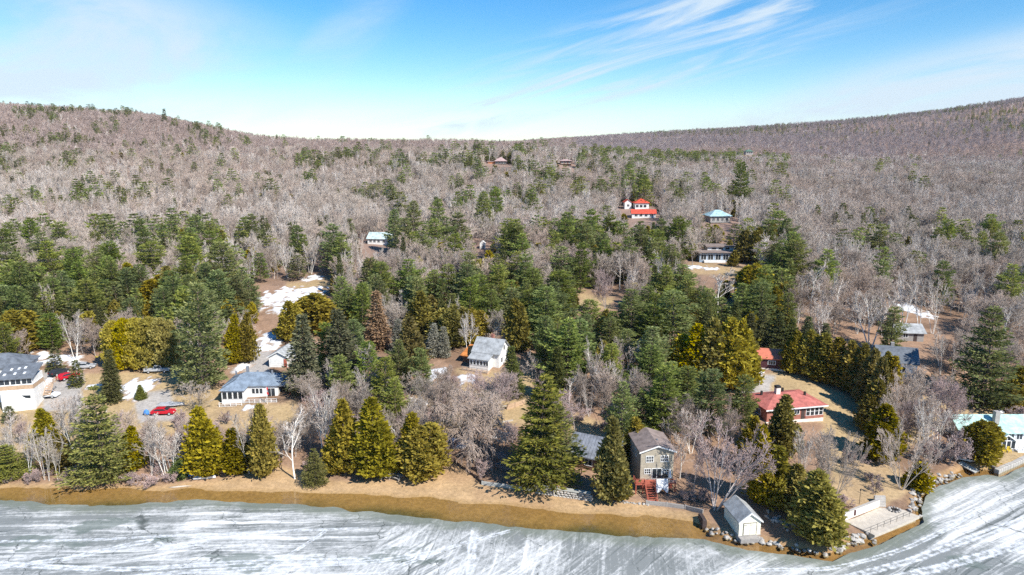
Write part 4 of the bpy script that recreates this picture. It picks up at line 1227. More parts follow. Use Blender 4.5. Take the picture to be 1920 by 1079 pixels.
# ---- brown chalet
h = House('chalet', 'brown timber chalet with dark ribbed metal roof behind the big pine', 1112, 884, -27, phrase='the brown chalet', box=(1086, 812, 1128, 880))
w_, r_ = h.gable_x(-4.5, 4.0, 0, 6.0, 2.7, 2.4, 'brown_log', 'dark_metal', 0.5)
rb = MB()
for i in range(17):
    x = -4.9 + i * .57
    rb.beam((x, -.5, 2.7 - .4 + .2), (x, 3.0, 5.1 + .2), .05, .06)
h.part('roof_rib', 'dark_metal', rb, r_, kind='stuff')
h.win('F', 0, -.9, 0.9, 1.3, 1.1, 1); h.win('F', 0, 2.4, 0.9, 1.0, 1.1, 1)
h.win('L', -4.5, 2.2, 2.2, 0.9, 1.0, 0)
h.box('chimney', 'stone', 1.4, 2.1, 3.8, 4.5, 4, 6.2)
for x in (-4.2, -1.5):
    h.part('porch_post', 'brown_log', MB().cyl((x, -1.6, -1), (x, -1.6, 2.2), .09))

# ---- two-storey beige house
h = House('two_storey_house', 'two-storey beige house with brown gable roof and red lakeside deck', 1230, 916, 4, phrase='the two-storey beige house', box=(1192, 810, 1266, 920))
h.gable_y(-2.75, 2.75, 0, 7.0, 6.6, 0.95, 'beige_siding', 'brown_shingle', 0.35, trim='pale_trim')
sd_ = MB()
for i in range(24):
    z = 0.3 + i * .27
    sd_.box(-2.77, 2.77, -.03, -.002, z, z + .02)
h.part('siding_line', 'beige_siding', sd_, kind='stuff')
for u, z, w, hh, m in ((-1.25, 4.75, 1.15, .95, 3), (1.2, 4.75, 1.15, .95, 3), (-1.55, 2.7, .95, .8, 2), (1.5, 2.5, .95, .8, 2)):
    h.win('F', 0, u, z, w, hh, m, bars=1)
h.win('F', 0, -.0, 1.75, 1.5, 1.75, 1, name='sliding_door')
h.win('L', -2.75, 3.0, 4.6, 1.0, 1.0, 1)
dk = h.box('deck', 'red_deck', -3.9, 2.9, -1.5, -.04, 1.45, 1.62)
for x in (-3.75, -2.6, -.4, 1.2, 2.75):
    h.part('deck_post', 'red_deck', MB().box(x - .08, x + .08, -1.45, -1.29, -1.4, 1.45))
h.railing([(-3.85, -.1), (-3.85, -1.45), (-2.4, -1.45)], 1.62, 2.5, 'red_deck')
h.railing([(-.7, -1.45), (2.85, -1.45)], 1.62, 2.5, 'grey_wood')
for i in range(8):
    z = 1.4 - i * .27; y = -1.7 - i * .28
    h.part('step', 'red_deck', MB().box(-2.3, -.8, y - .16, y + .12, z - .05, z))
for x in (-2.32, -.78):
    st = MB().beam((x, -1.5, 1.5), (x, -3.9, -.8), .06, .25).beam((x, -1.5, 2.4), (x, -3.9, .1), .06, .09)
    for k_ in range(4):
        q = k_ / 3
        st.box(x - .04, x + .04, -1.54 - 2.3 * q, -1.46 - 2.3 * q, 1.5 - 2.2 * q, 2.4 - 2.2 * q)
    h.part('stair_rail', 'red_deck', st)
h.part('skirt_board', 'red_deck', MB().box(-2.7, 2.7, -.1, -.05, -.9, 1.3))
h.part('roof_vent', 'dark_metal', MB().box(.3, .6, 2.0, 2.3, 7.4, 7.75))
# tarp draped over the deck rail and closed parasol, barbecue
tp = h.p + np.array([0.55, -1.75, 0.0])
g = MB()
rows_ = []
for i in range(9):
    s_ = i / 8
    r_ = []
    for j in range(11):
        x = -.95 + 1.9 * j / 10
        r_.append((x * (1 + .12 * s_), -.1 - .18 * s_ * (1 + .6 * math.sin(j * 2.3)) - .06 * math.sin(j * 1.7), 2.6 - s_ * (2.0 + .35 * math.sin(j * .9))))
    rows_.append(r_)
vs = [v for r in rows_ for v in r] + [(x, y + .05, z) for r in rows_ for x, y, z in r]
fs = [(i * 11 + j, i * 11 + j + 1, i * 11 + j + 12, i * 11 + j + 11) for i in range(8) for j in range(10)]
fs += [tuple(99 + q for q in f[::-1]) for f in fs] + [(j, j + 1, j + 100, j + 99) for j in range(10)]
new('tarpaulin', g.add(vs, fs).mesh('tarpaulin', 'tarp_white', True), None, tp, R(4), label='pale tarpaulin hung over the deck rail of the two-storey house', category='tarpaulin')
pa = thing('parasol', 'closed pale parasol on the deck of the two-storey house', 'parasol', h.p + np.array([2.0, -.8, 1.62]))
MB().cyl((0, 0, 0), (0, 0, 2.4), .03).build('pole', 'grey_wood', pa)
MB().cyl((0, 0, .7), (0, 0, 2.35), .34, .04, 9).build('canopy', 'tarp_white', pa)
MB().cyl((0, 0, 0), (0, 0, .1), .25, .22).build('base', 'black_metal', pa)
bq = thing('barbecue', 'dark covered barbecue on the deck of the two-storey house', 'barbecue', h.p + np.array([1.3, -.5, 1.62]))
MB().prism([(-.4, .5), (.4, .5), (.45, .8), (.3, 1.05), (-.3, 1.05), (-.45, .8)], -.25, .25).build('lid', 'black_metal', bq)
MB().box(-.35, .35, -.22, .22, .12, .5).build('cart', 'dark_metal', bq)
for x in (-.3, .3):
    MB().cyl((x, -.24, .08), (x, .24, .08), .08).build('wheel', 'tyre', bq)

# ---- boathouse on the point
h = House('boathouse', 'small cream boathouse with weathered gable roof on the point', 1405, 1005, 7, 'boathouse', 'the cream boathouse', (1380, 938, 1430, 1008))
h.gable_y(-1.65, 1.65, 0, 5.0, 2.35, 1.25, 'cream_paint', 'grey_shingle', 0.22, trim='pale_trim')
h.box('foundation', 'grey_wood', -1.75, 1.75, -.12, 5.1, -1.2, 0.12)
for x0, x1 in ((-.95, -.02), (.02, .95)):
    dd = h.box('door', 'cream_paint', x0, x1, -.06, -.006, .2, 2.0)
    h.box('strap_hinge', 'black_metal', x0 + .05, x0 + .45, -.072, -.062, 1.7, 1.75, parent=dd)
h.part('door_frame', 'dark_stain', MB().box(-1.02, -.96, -.075, -.004, .18, 2.06).box(.96, 1.02, -.075, -.004, .18, 2.06).box(-.96, .96, -.075, -.004, 2.005, 2.06))
h.box('sill', 'grey_wood', -1.7, 1.7, -.9, -.13, -.6, .02)

# ---- red-roofed bungalow and its garage
h = House('red_roofed_bungalow', 'low bungalow with a faded red hip roof and screened porch', 1492, 792, 12, phrase='the red-roofed bungalow', box=(1423, 728, 1556, 790))
h.hip(-6.4, 5.9, 0, 8.2, 3.1, 1.5, 'brick_red', 'red_metal', 0.6)
h.box('foundation', 'white_render', -6.5, 6.0, -.08, 8.3, -1.6, 0.55)
h.box('fascia', 'pale_trim', -7.02, 6.52, -.66, -.62, 2.98, 3.24)
h.win('F', 0, -.2, 1.7, 1.5, .8, 2)
h.box('porch_sill', 'brick_red', 1.95, 5.95, -.1, -.02, .56, 1.15)
for u in (2.5, 3.45, 4.4, 5.35):
    h.win('F', -.02, u, 1.2, .75, 1.6, 0, bars=1)
h.win('R', 5.9, 1.4, 1.2, 1.2, 1.6, 1); h.win('R', 5.9, 3.6, 1.2, 1.2, 1.4, 1)
h.win('L', -6.4, 3.0, 1.2, 1.4, 1.1, 1)
h.box('door', 'dark_stain', 1.05, 1.8, -.06, -.005, .5, 2.6)
h.box('chimney', 'white_render', -2.3, -1.4, 3.6, 4.4, 3.8, 5.9)
h.box('chimney_cap', 'black_metal', -2.35, -1.35, 3.55, 4.45, 5.91, 6.3)
for x, y in ((-4.6, 5.2), (0.6, 6.0), (3.6, 3.0)):
    h.part('roof_vent', 'black_metal', MB().box(x, x + .35, y, y + .35, 3.9, 4.9))
h = House('red_roofed_garage', 'maroon garage with a salmon red roof beside the cedar hedge', 1445, 694, -14, 'garage', 'the maroon garage', (1420, 652, 1466, 694))
h.gable_x(-2.9, 3.2, 0, 5.0, 2.7, 1.5, 'maroon_board', 'rust_red', 0.35)
h.box('foundation', 'white_render', -2.95, 3.25, -.06, 5.05, -1.5, 0.35)
h.win('F', 0, .1, 1.3, 1.5, .8, 2)

# ---- houses behind the hedge on the right
h = House('grey_roofed_house', 'white house with grey roof half hidden behind the cedar hedge', 1680, 706, -20, phrase='the hedge-hidden grey-roofed house', box=(1640, 648, 1722, 690))
h.gable_x(-4.0, 4.0, 0, 6.5, 3.4, 2.6, 'white_siding', 'slate_shingle')
h.gable_y(-6.0, -2.6, -1.0, 5.0, 3.0, 1.2, 'white_siding', 'grey_shingle')
h.win('R', 4.0, 3.2, 3.6, 1.0, 1.1, 1); h.win('R', 4.0, 1.8, 1.2, .9, 1.1, 1); h.win('R', 4.0, 4.6, 1.2, .9, 1.1, 1)
h.win('F', 0, 1.0, 1.2, 1.4, 1.1, 1); h.win('F', -1.0, -4.3, 1.2, 1.2, 1.1, 1)
h.box('chimney', 'stone', -1, -.3, 3.8, 4.5, 4.5, 6.8)
h = House('low_cabin', 'low grey-roofed cabin under the white birch clump', 1706, 640, -8, 'cabin', 'the cabin under the birch clump', (1684, 612, 1735, 636))
h.gable_x(-3.2, 3.2, 0, 6.0, 2.3, 1.5, 'grey_wood', 'grey_shingle', .5)
h.win('F', 0, -1.2, 1.0, 1.1, .9, 1); h.box('door', 'dark_stain', .8, 1.6, -.05, -.004, 0, 2)

# ---- mint-roofed lake house at the right edge
h = House('mint_roofed_lake_house', 'long white lake house with mint green roof and glazed sunroom', 1885, 845, 0, phrase='the mint-roofed lake house', box=(1866, 790, 1920, 850))
h.gable_y(-1.75, 1.75, 0, 5.5, 1.95, 1.15, 'white_siding', 'mint_metal', 0.25, trim='pale_trim')
for u in (-1.28, -.43, .43, 1.28):
    h.win('F', 0, u, .45, .68, 1.4, 0)
h.part('gable_glass', 'window_glass', MB().prism([(-1.3, 2.05), (1.3, 2.05), (0, 2.88)], -.05, -.005))
h.part('gable_mullion', 'pale_trim', MB().box(-.05, .05, -.08, -.052, 2.05, 2.9).box(-.7, -.62, -.08, -.052, 2.05, 2.5).box(.62, .7, -.08, -.052, 2.05, 2.5))
h.win('R', 1.75, 1.2, .45, .9, 1.4, 0)
h.gable_x(-6.6, 13, 3.0, 9.0, 2.5, 2.1, 'white_siding', 'mint_metal', .5)
h.box('chimney', 'stone', .3, 1.2, 4.0, 4.9, 3.0, 6.0)
for u in (3.0, 4.6, 6.2, 8.0, -4.0, -5.6):
    h.win('F', 3.0, u, .9, 1.1, 1.2, 1)
h.box('deck', 'pale_trim', 1.9, 13, -.6, 2.95, -.6, 0.15)
h.railing([(1.95, -.55), (13, -.55)], .15, 1.15, 'pale_trim', step=.9)
h.box('sunroom_floor', 'grey_wood', -1.9, 1.85, -.15, -.02, -1.2, .3)
for i, (dx, dy) in enumerate(((-.9, -.75), (.15, -.7))):
    c_ = thing('garden_chair', 'yellow garden chair %s in front of the sunroom' % ('nearer the round cedar' if i == 0 else 'nearer the white deck'), 'chair', h.p + np.array([dx, dy, 0.0]), 0, 'yellow chairs by the sunroom')
    MB().box(-.28, .28, -.3, .25, .32, .38).build('seat', 'yellow_plastic', c_)
    MB().prism([(-.28, .38), (.28, .38), (.2, 1.0), (-.2, 1.0)], .25, .3).build('backrest', 'yellow_plastic', c_)
    for x in (-.25, .25):
        MB().box(x - .03, x + .03, -.28, -.22, -.1, .55).build('leg', 'yellow_plastic', c_)
        MB().box(x - .03, x + .03, .2, .26, -.1, .55).build('leg', 'yellow_plastic', c_)
        MB().box(x - .05, x + .05, -.3, .25, .55, .6).build('armrest', 'yellow_plastic', c_)

# ---- far houses
h = House('teal_roofed_house', 'white house with pale teal roof in a clearing in the left woods', 709, 459, -10, phrase='the left teal-roofed house', box=(690, 438, 735, 460))
h.gable_x(-4.8, 4.8, 0, 7, 2.7, 2.2, 'white_siding', 'pale_teal_metal', .5)
h.box('side_wing', 'blue_wall', 4.85, 7.0, 1, 6, -2, 2.5)
for u in (-3.4, -1.6, .3, 2.6):
    h.win('F', 0, u, 1.0, 1.0, 1.0, 1)
h.win('R', 7.0, 3.5, .9, 1.4, 1.1, 1)
h = House('white_shed', 'tiny white gabled shed in the middle of the woods', 905, 467, 0, 'shed', 'the tiny white shed', (898, 454, 913, 468))
h.gable_y(-1.2, 1.2, 0, 3, 2.1, 1.0, 'white_siding', 'white_siding', .15)
h.box('door', 'grey_wood', -.1, .6, -.05, -.004, 0, 1.7)
h = House('red_roofed_villa', 'white house with bright red roof, upper of the two in the right woods', 1202, 392, 0, phrase='the upper red-roofed house', box=(1168, 372, 1225, 392))
h.hip(-3.4, 4.4, 0, 7, 3.2, 2.2, 'white_siding', 'bright_red_metal', .6)
h.gable_y(-9, -5.2, 2, 8, 3.6, 1.4, 'white_siding', 'bright_red_metal', .4)
for u in (-2.2, 0, 2.2):
    h.win('F', 0, u, .9, 1.4, 1.3, 1, trim='grey_wood')
h.win('F', 2, -7, 1.2, 1.3, 1.2, 1)
h = House('red_roofed_lodge', 'long low white house with bright red roof, lower of the two in the right woods', 1207, 409, -6, phrase='the lower red-roofed house', box=(1183, 394, 1232, 410))
h.gable_x(-6.2, 6.2, 0, 6.5, 2.4, 1.7, 'white_siding', 'bright_red_metal', .5)
for u in (-4, -1.5, 1.2, 4):
    h.win('F', 0, u, .8, 1.4, 1.1, 1)
h = House('turquoise_roofed_house', 'house with turquoise hip roof and balcony among the right woods', 1350, 418, 8, phrase='the turquoise-roofed house', box=(1328, 391, 1374, 420))
h.hip(-5.2, 5.2, 0, 8, 3.3, 2.8, 'grey_wood', 'teal_metal', .9)
h.box('balcony', 'grey_wood', -5.6, 5.0, -1.8, -.05, .2, .4)
h.railing([(-5.5, -1.75), (4.9, -1.75)], .4, 1.3, 'grey_wood', step=1.5)
for u in (-3.6, -1.2, 1.2, 3.6):
    h.win('F', 0, u, .6, 1.3, 1.8, 1)
h = House('modern_grey_house', 'modern grey house with stepped flat roofs and big windows', 1343, 492, -3, phrase='the modern grey house', box=(1308, 455, 1382, 492))
h.box('wall', 'blue_wall', -6.3, 6.0, 0, 7, -2, 3.6)
h.box('roof', 'brown_shingle', -7.0, 6.6, -1.0, 7.5, 3.62, 3.95)
h.box('upper_wall', 'white_siding', -2.5, 7.5, 4.5, 11, 2, 5.2)
h.box('upper_roof', 'brown_shingle', -3.2, 8.4, 3.8, 11.6, 5.22, 5.6)
for u in (-4.8, -2.2, .6, 3.4):
    h.win('F', 0, u, .9, 1.9, 2.0, 1)
for u in (0, 2.5, 5):
    h.win('F', 4.5, u, 4.2, 1.6, .7, 0)
h.box('balcony', 'white_siding', -4.8, 3.0, -1.6, -.05, .0, .7)
h = House('brown_hilltop_house', 'brown hilltop house with broad mauve pyramid roof and orange wing', 934, 309, 0, phrase='the brown hilltop house', box=(914, 293, 955, 308))
h.hip(-2.5, 6.5, 0, 8, 2.6, 3.0, 'dark_stain', 'mauve_shingle', .8)
h.box('wing_wall', 'orange_wall', -8.2, -2.55, 1, 7, -3, 2.0)
h.box('wing_roof', 'mauve_shingle', -8.8, -2.0, .4, 7.6, 2.3, 2.7)
for u in (-1, 1.4, 3.6, 5.4):
    h.win('F', 0, u, .6, 1.3, 1.4, 0)
h.box('chimney', 'pale_stone', 2.6, 3.4, 3.5, 4.3, 4.5, 6.3)
h = House('ridge_chalet', 'dark red ridge chalet with flat mauve roof beside tall cedars', 1061, 310, 0, phrase='the dark red ridge chalet', box=(1048, 299, 1074, 310))
h.hip(-4.6, 4.6, 0, 7, 3.4, 1.4, 'maroon_board', 'mauve_shingle', .8)
h.box('balcony', 'tan_wood', -4.6, 4.6, -1.5, -.05, .9, 1.2)
for u in (-3, 0, 3):
    h.win('F', 0, u, 1.3, 1.6, 1.4, 1)
h = House('green_roofed_lookout', 'small dark green-roofed house alone on the far right slope', 1405, 291, 0, phrase='the dark green-roofed house', box=(1396, 276, 1416, 291))
h.hip(-5.5, 5.5, 0, 9, 5.0, 3.0, 'grey_wood', 'green_roof', 1.0)
for u in (-3, 0, 3):
    h.win('F', 0, u, 2.5, 1.8, 1.8, 0)

# ------------------------------------------------------------------ vehicles
def car(label, paint, px, py, rz, L=4.5, group='parked cars', kind='hatch', phrase=None):
    p = ground(px, py)
    o = thing('pickup_truck' if kind == 'pickup' else 'parked_car', label, 'truck' if kind == 'pickup' else 'car', p, R(rz), group)
    W = 0.88
    if kind == 'pickup':
        side = [(-L / 2, .45), (L / 2, .45), (L / 2, .95), (L / 2 - .1, 1.05), (1.0, 1.1), (-L / 2, 1.1)]
        cab = [(1.35, 1.08), (.75, 1.72), (-.55, 1.74), (-.75, 1.08)]
    else:
        side = [(-L / 2, .4), (L / 2, .35), (L / 2 + .02, .7), (L / 2 - .25, .84), (L * .22, .95), (-L / 2 + .1, 1.0), (-L / 2 - .03, .75)]
        cab = [(L * .24, .93), (L * .06, 1.42), (-L * .28, 1.45), (-L * .46, .98)]
    rings = []
    for yy, s_ in ((-W, .94), (-W * .93, 1.0), (W * .93, 1.0), (W, .94)):
        rings.append([(x * (1 if s_ == 1 else .985), yy, .7 + (z - .7) * s_) for x, z in side])
    b_ = MB().loft(rings).build('body', paint, o, smooth=False, bevel=.03)
    c0 = [[(x, yy * (1 if z < 1.2 else .82), z) for x, z in cab] for yy in (-W * .9, W * .9)]
    cb = MB().loft(c0).build('cabin', paint, o, bevel=.03)
    # glass, a little proud of the cabin
    x0, x1, x2, x3 = cab[0][0], cab[1][0], cab[2][0], cab[3][0]
    z0, z1 = cab[0][1], cab[1][1]
    for sg in (-1, 1):
        vs = []
        for x, z in ((x0 - .28, z0 + .06), (x1 - .02, z1 - .07), (x2 + .08, z1 - .07), (x3 + .2, z0 + .06)):
            f = (z - z0) / (z1 - z0)
            vs.append((x, sg * (W * .9 * (1 - .18 * f) + .012), z))
        vs += [(x, y - sg * .03, z) for x, y, z in vs]
        MB().add(vs, [(0, 1, 2, 3), (7, 6, 5, 4), (0, 4, 5, 1), (1, 5, 6, 2), (2, 6, 7, 3), (3, 7, 4, 0)]).build('side_window', 'window_glass', cb)
    for nm, (xa, xb) in (('windscreen', (x0, x1)), ('rear_window', (x3, x2))):
        sg = 1 if nm == 'windscreen' else -1
        vs = []
        for f in (.12, .9):
            x = xa + (xb - xa) * f + sg * .015; z = z0 + (z1 - z0) * f
            w = W * .9 * (1 - .18 * f) - .08
            vs += [(x, -w, z), (x, w, z), (x - sg * .03, w, z - .01), (x - sg * .03, -w, z - .01)]
        MB().add(vs, [(0, 1, 5, 4), (1, 2, 6, 5), (2, 3, 7, 6), (3, 0, 4, 7), (3, 2, 1, 0), (4, 5, 6, 7)]).build(nm, 'window_glass', cb)
    if kind == 'pickup':
        MB().box(-L / 2 + .12, -.85, -W + .1, W - .1, 1.08, 1.115).build('cargo_bed', 'dark_metal', b_)
        MB().box(-L / 2, -.8, -W, -W + .09, 1.1, 1.22).box(-L / 2, -.8, W - .09, W, 1.1, 1.22).box(-L / 2, -L / 2 + .1, -W + .09, W - .09, 1.1, 1.22).build('bed_rail', paint, b_)
    for sx in (-.31, .31):
        for sy in (-1, 1):
            w_ = MB().cyl((L * sx, sy * (W - .16), .33), (L * sx, sy * (W + .03), .33), .33, None, 14).build('wheel', 'tyre', o)
            MB().cyl((L * sx, sy * (W + .02), .33), (L * sx, sy * (W + .05), .33), .2, None, 10).build('rim', 'rim', w_)
    for sy in (-.62, .62):
        MB().box(L / 2 - .06, L / 2 + .04, sy - .16, sy + .16, .62, .76).build('headlight', 'lamp_glass', b_)
        MB().box(-L / 2 - .05, -L / 2 + .05, sy - .15, sy + .15, .72, .86).build('tail_light', 'tail_light', b_)
    if phrase:
        LANDMARK.append((phrase, px, py))
    x_, y_, _ = proj(p)
    KEEP.append((px - 18, py - 16, px + 18, py + 4, p[1]))
    return o
car('white car parked below the snow heap beside the white annex', 'car_white', 90, 745, 4)
car('dark car parked on the driveway left of a red car', 'car_dark', 112, 702, 72)
car('red car parked between the dark car and a small spruce', 'car_red', 128, 710, 64)
car('grey car parked behind the small spruce', 'car_silver', 160, 691, 14)
car('red car parked beside the covered boat below the lawn', 'car_red', 307, 777, 6)
car('silver pickup truck parked under the clipped cedar hedge', 'car_silver', 296, 698, 7, 5.6, kind='pickup')
car('pale car parked in front of the maroon garage', 'car_white', 1413, 702, 18)

# covered boat on a trailer, blue wheelbarrow tarp
def boat(name, label, mat, p, rz, L, W, cover=None, cat='boat'):
    o = thing(name, label, cat, p, R(rz))
    rings = []
    for i in range(9):
        s_ = i / 8; x = -L / 2 + L * s_
        w = W / 2 * (1 - max(0, (s_ - .45) / .55) ** 2.2) + .02
        zk = .12 + .25 * max(0, s_ - .6)
        rings.append([(x, -w, .55 + .12 * s_), (x, -w * .75, .25 + zk * .3), (x, 0, zk), (x, w * .75, .25 + zk * .3), (x, w, .55 + .12 * s_), (x, w * .86, .52 + .12 * s_), (x, 0, .3 + zk * .3), (x, -w * .86, .52 + .12 * s_)])
    MB().loft(rings).build('hull', mat, o)
    if cover:
        cr = []
        for i in range(9):
            s_ = i / 8; x = -L / 2 + L * s_
            w = W / 2 * (1 - max(0, (s_ - .45) / .55) ** 2.2) + .06
            hh = .62 + .55 * math.sin(math.pi * min(1, s_ * 1.15 + .05)) * (.8 + .2 * math.sin(i * 2.1))
            cr.append([(x, -w, .45), (x, -w * .8, .65), (x, 0, hh), (x, w * .8, .65), (x, w, .45), (x, 0, .5)])
        MB().loft(cr).build('cover', cover, o)
        MB().beam((-L / 2, 0, .15), (L / 2 + .8, 0, .2), .1).beam((-.3, -.8, .1), (-.3, .8, .1), .08).build('trailer_frame', 'dark_metal', o)
        for sy in (-.85, .85):
            MB().cyl((-.3, sy - .08, .05), (-.3, sy + .08, .05), .25, None, 12).build('wheel', 'tyre', o)
    else:
        for x in (-L * .25, L * .08):
            MB().box(x - .12, x + .12, -W * .42, W * .42, .45, .49).build('thwart', 'grey_wood', o)
    return o
boat('covered_boat', 'grey tarpaulin-covered boat on a trailer behind the red car', 'car_white', ground(322, 762), 4, 5.2, 2.0, 'tarp_grey')
boat('rowing_boat', 'white rowing boat pulled up beside the small slipway', 'car_white', ground(1813, 866) + np.array([0, 0, .05]), -32, 3.4, 1.35)
k_ = boat('kayak', 'blue kayak lying under the shore cedars', 'tarp_blue', ground(378, 893) + np.array([0, 0, -.05]), 5, 4.2, .75, cat='kayak')
boat('pale_canoe', 'pale canoe lying beside the blue kayak', 'tarp_white', ground(384, 899) + np.array([0, 0, -.08]), 8, 3.6, .7, cat='canoe')
p = ground(275, 779)
wb = thing('covered_barrow', 'small load under a bright blue tarpaulin left of the red car', 'barrow', p)
MB().loft([[(math.cos(a) * r, math.sin(a) * r * .8, z) for a in np.linspace(0, 5.6, 9)] for r, z in ((.55, .25), (.6, .6), (.45, 1.0), (.12, 1.25))]).build('tarpaulin', 'tarp_blue', wb)
MB().cyl((.1, -.5, .2), (.1, -.42, .2), .2, None, 10).build('wheel', 'tyre', wb)
for y in (-.2, .2):
    MB().beam((-.3, y, -.1), (-.3, y, .4), .06).build('leg', 'grey_wood', wb)

# ------------------------------------------------------------------ beach furniture
def picnic(label, px, py, rz, mat='grey_wood'):
    p = ground(px, py)
    o = thing('picnic_table', label, 'picnic table', p, R(rz), 'picnic tables on the beach')
    for i in range(5):
        y = -.36 + i * .18
        MB().box(-.95, .95, y - .08, y + .08, .72, .76).build('plank', mat, o)
    for y in (-.78, -.62, .62, .78):
        MB().box(-.95, .95, y - .07, y + .07, .43, .47).build('bench_plank', mat, o)
    for x in (-.65, .65):
        MB().beam((x, -.3, .7), (x, -.75, -.05), .09).build('leg', mat, o)
        MB().beam((x, .3, .7), (x, .75, -.05), .09).build('leg', mat, o)
        MB().beam((x, -.85, .4), (x, .85, .4), .08).build('cross_bar', mat, o)
picnic('grey picnic table nearest the forked shore cedars', 724, 896, 0)
picnic('tilted picnic table facing the water between two others', 747, 898, -35)
picnic('grey picnic table under the round shore cedar, right of the others', 780, 892, 4)
p = ground(760, 889)
o = thing('beach_bench', 'low grey bench behind the picnic tables', 'bench', p)
MB().box(-1.2, 1.2, -.2, .2, .42, .48).build('seat', 'grey_wood', o)
MB().box(-1.2, 1.2, .2, .25, .5, .95).build('backrest', 'grey_wood', o)
for x in (-1.0, 1.0):
    MB().box(x - .05, x + .05, -.18, .22, -.1, .42).build('leg', 'grey_wood', o)
p = ground(336, 914)
new('driftwood_log', MB().loft([[(x, .0 + .12 * math.sin(x * 1.3) + r * math.cos(a), .1 + r * math.sin(a)) for a in np.linspace(0, 5.2, 6)] for x, r in ((-1.6, .05), (-.8, .13), (0, .15), (.8, .12), (1.5, .06), (2.0, .02))]).mesh('driftwood_log', 'driftwood', True), None, p, .1, label='bleached driftwood log on the sand by the left waterline', category='log')

# utility poles with lines
POLES = []
def pole(label, px, py, ptop, group='utility poles'):
    p = ground(px, py); hh = height_to(p, ptop)
    o = thing('utility_pole', label, 'pole', p, .4, group)
    MB().cyl((0, 0, -.5), (0, 0, hh), .14, .10, 9).build('shaft', 'grey_wood', o)
    MB().box(-.8, .8, -.06, .06, hh - .7, hh - .58).build('cross_arm', 'grey_wood', o)
    for x in (-.7, 0.25, .7):
        MB().cyl((x, 0, hh - .58), (x, 0, hh - .42), .05, .04, 6).build('insulator', 'dark_metal', o)
    POLES.append(Vector((p[0], p[1], p[2] + hh - .5)))
pole('wooden utility pole beside the shaded road above the two-storey house', 1167, 818, 760)
pole('wooden utility pole further up the shaded road', 1110, 742, 698)
pole('wooden utility pole beside the snowy lane above the bungalow', 477, 680, 655)
a_, b_ = POLES[0], POLES[1]
m = MB()
for off in (-.25, .25):
    pr = None
    for i in range(13):
        s_ = i / 12
        q = a_.lerp(b_, s_) + Vector((off, 0, -1.2 * 4 * s_ * (1 - s_)))
        if pr is not None:
            m.beam(pr, q, .03)
        pr = q
new('power_line', m.mesh('power_line', 'black_metal'), label='pair of dark power lines sagging between the two poles on the shaded road', category='cable')

# ------------------------------------------------------------------ walls and edging along the beach
def wall_pts(pts):
    return [ground(*p) for p in pts]
def plank_wall(name, label, pts, hgt, mat, cat, boards=3, post=2.0, th=.12):
    W = wall_pts(pts)
    o = thing(name, label, cat, W[0])
    m0 = W[0]
    for a, b in zip(W[:-1], W[1:]):
        L = np.linalg.norm(b[:2] - a[:2]); n = max(1, round(L / post))
        for i in range(n):
            q0 = a + (b - a) * i / n - m0; q1 = a + (b - a) * (i + 1) / n - m0
            for k in range(boards):
                z = -.15 + hgt * (k + .5) / boards
                MB().beam((*q0[:2], q0[2] + z), (*q1[:2], q1[2] + z), th * (1 + .15 * (k % 2)), hgt / boards * .93).build('plank', mat, o)
            MB().box(q0[0] - .1, q0[0] + .1, q0[1] - .13, q0[1] + .07, q0[2] - .4, q0[2] + hgt + .1 - .15).build('post', mat, o)
    return o
plank_wall('timber_edging', 'dark timber edging running down from the drooping bare tree to the beach', [(852, 868), (872, 882), (892, 897), (904, 908)], .6, 'dark_stain', 'retaining wall')
plank_wall('plank_retaining_wall', 'pale grey plank retaining wall between the timber edging and the stone wall', [(904, 909), (935, 913), (958, 916), (1000, 921)], .75, 'grey_concrete', 'retaining wall', 2, 3.2, .2)
plank_wall('grey_sleeper_wall', 'grey sleeper wall in front of the two-storey house and the bare maple', [(1212, 946), (1250, 950), (1285, 955), (1318, 963)], .8, 'grey_wood', 'retaining wall', 3, 2.4, .2)
plank_wall('terrace_edging', 'pale timber edging of the lawn terrace below the white cottage', [(850, 768), (900, 766), (950, 762)], .35, 'pale_stone', 'edging', 1, 2.5, .2)
plank_wall('terrace_bench', 'long tan timber railing at the right end of the lawn terrace', [(951, 768), (966, 764), (984, 758)], 1.2, 'tan_wood', 'railing', 2, 2.0, .1)
plank_wall('lower_terrace_edging', 'pale beam lying on the slope left of the big pine', [(942, 792), (962, 789)], .35, 'pale_stone', 'edging', 1, 2.5, .25)

def rock_mesh(seed, mat):
    g = np.random.default_rng(seed)
    bm_v = []
    phi = (1 + 5 ** .5) / 2
    ico = np.array([(-1, phi, 0), (1, phi, 0), (-1, -phi, 0), (1, -phi, 0), (0, -1, phi), (0, 1, phi), (0, -1, -phi), (0, 1, -phi), (phi, 0, -1), (phi, 0, 1), (-phi, 0, -1), (-phi, 0, 1)]) / 1.9
    f = [(0, 11, 5), (0, 5, 1), (0, 1, 7), (0, 7, 10), (0, 10, 11), (1, 5, 9), (5, 11, 4), (11, 10, 2), (10, 7, 6), (7, 1, 8), (3, 9, 4), (3, 4, 2), (3, 2, 6), (3, 6, 8), (3, 8, 9), (4, 9, 5), (2, 4, 11), (6, 2, 10), (8, 6, 7), (9, 8, 1)]
    v = ico * g.uniform(.7, 1.15, (12, 1)) * np.array([1, .85, .7])
    return MB().add(v, f).mesh('rock', mat)
ROCKS = [rock_mesh(i, m) for i, m in enumerate(('stone', 'pale_stone', 'dark_stone', 'stone', 'pale_stone'))]
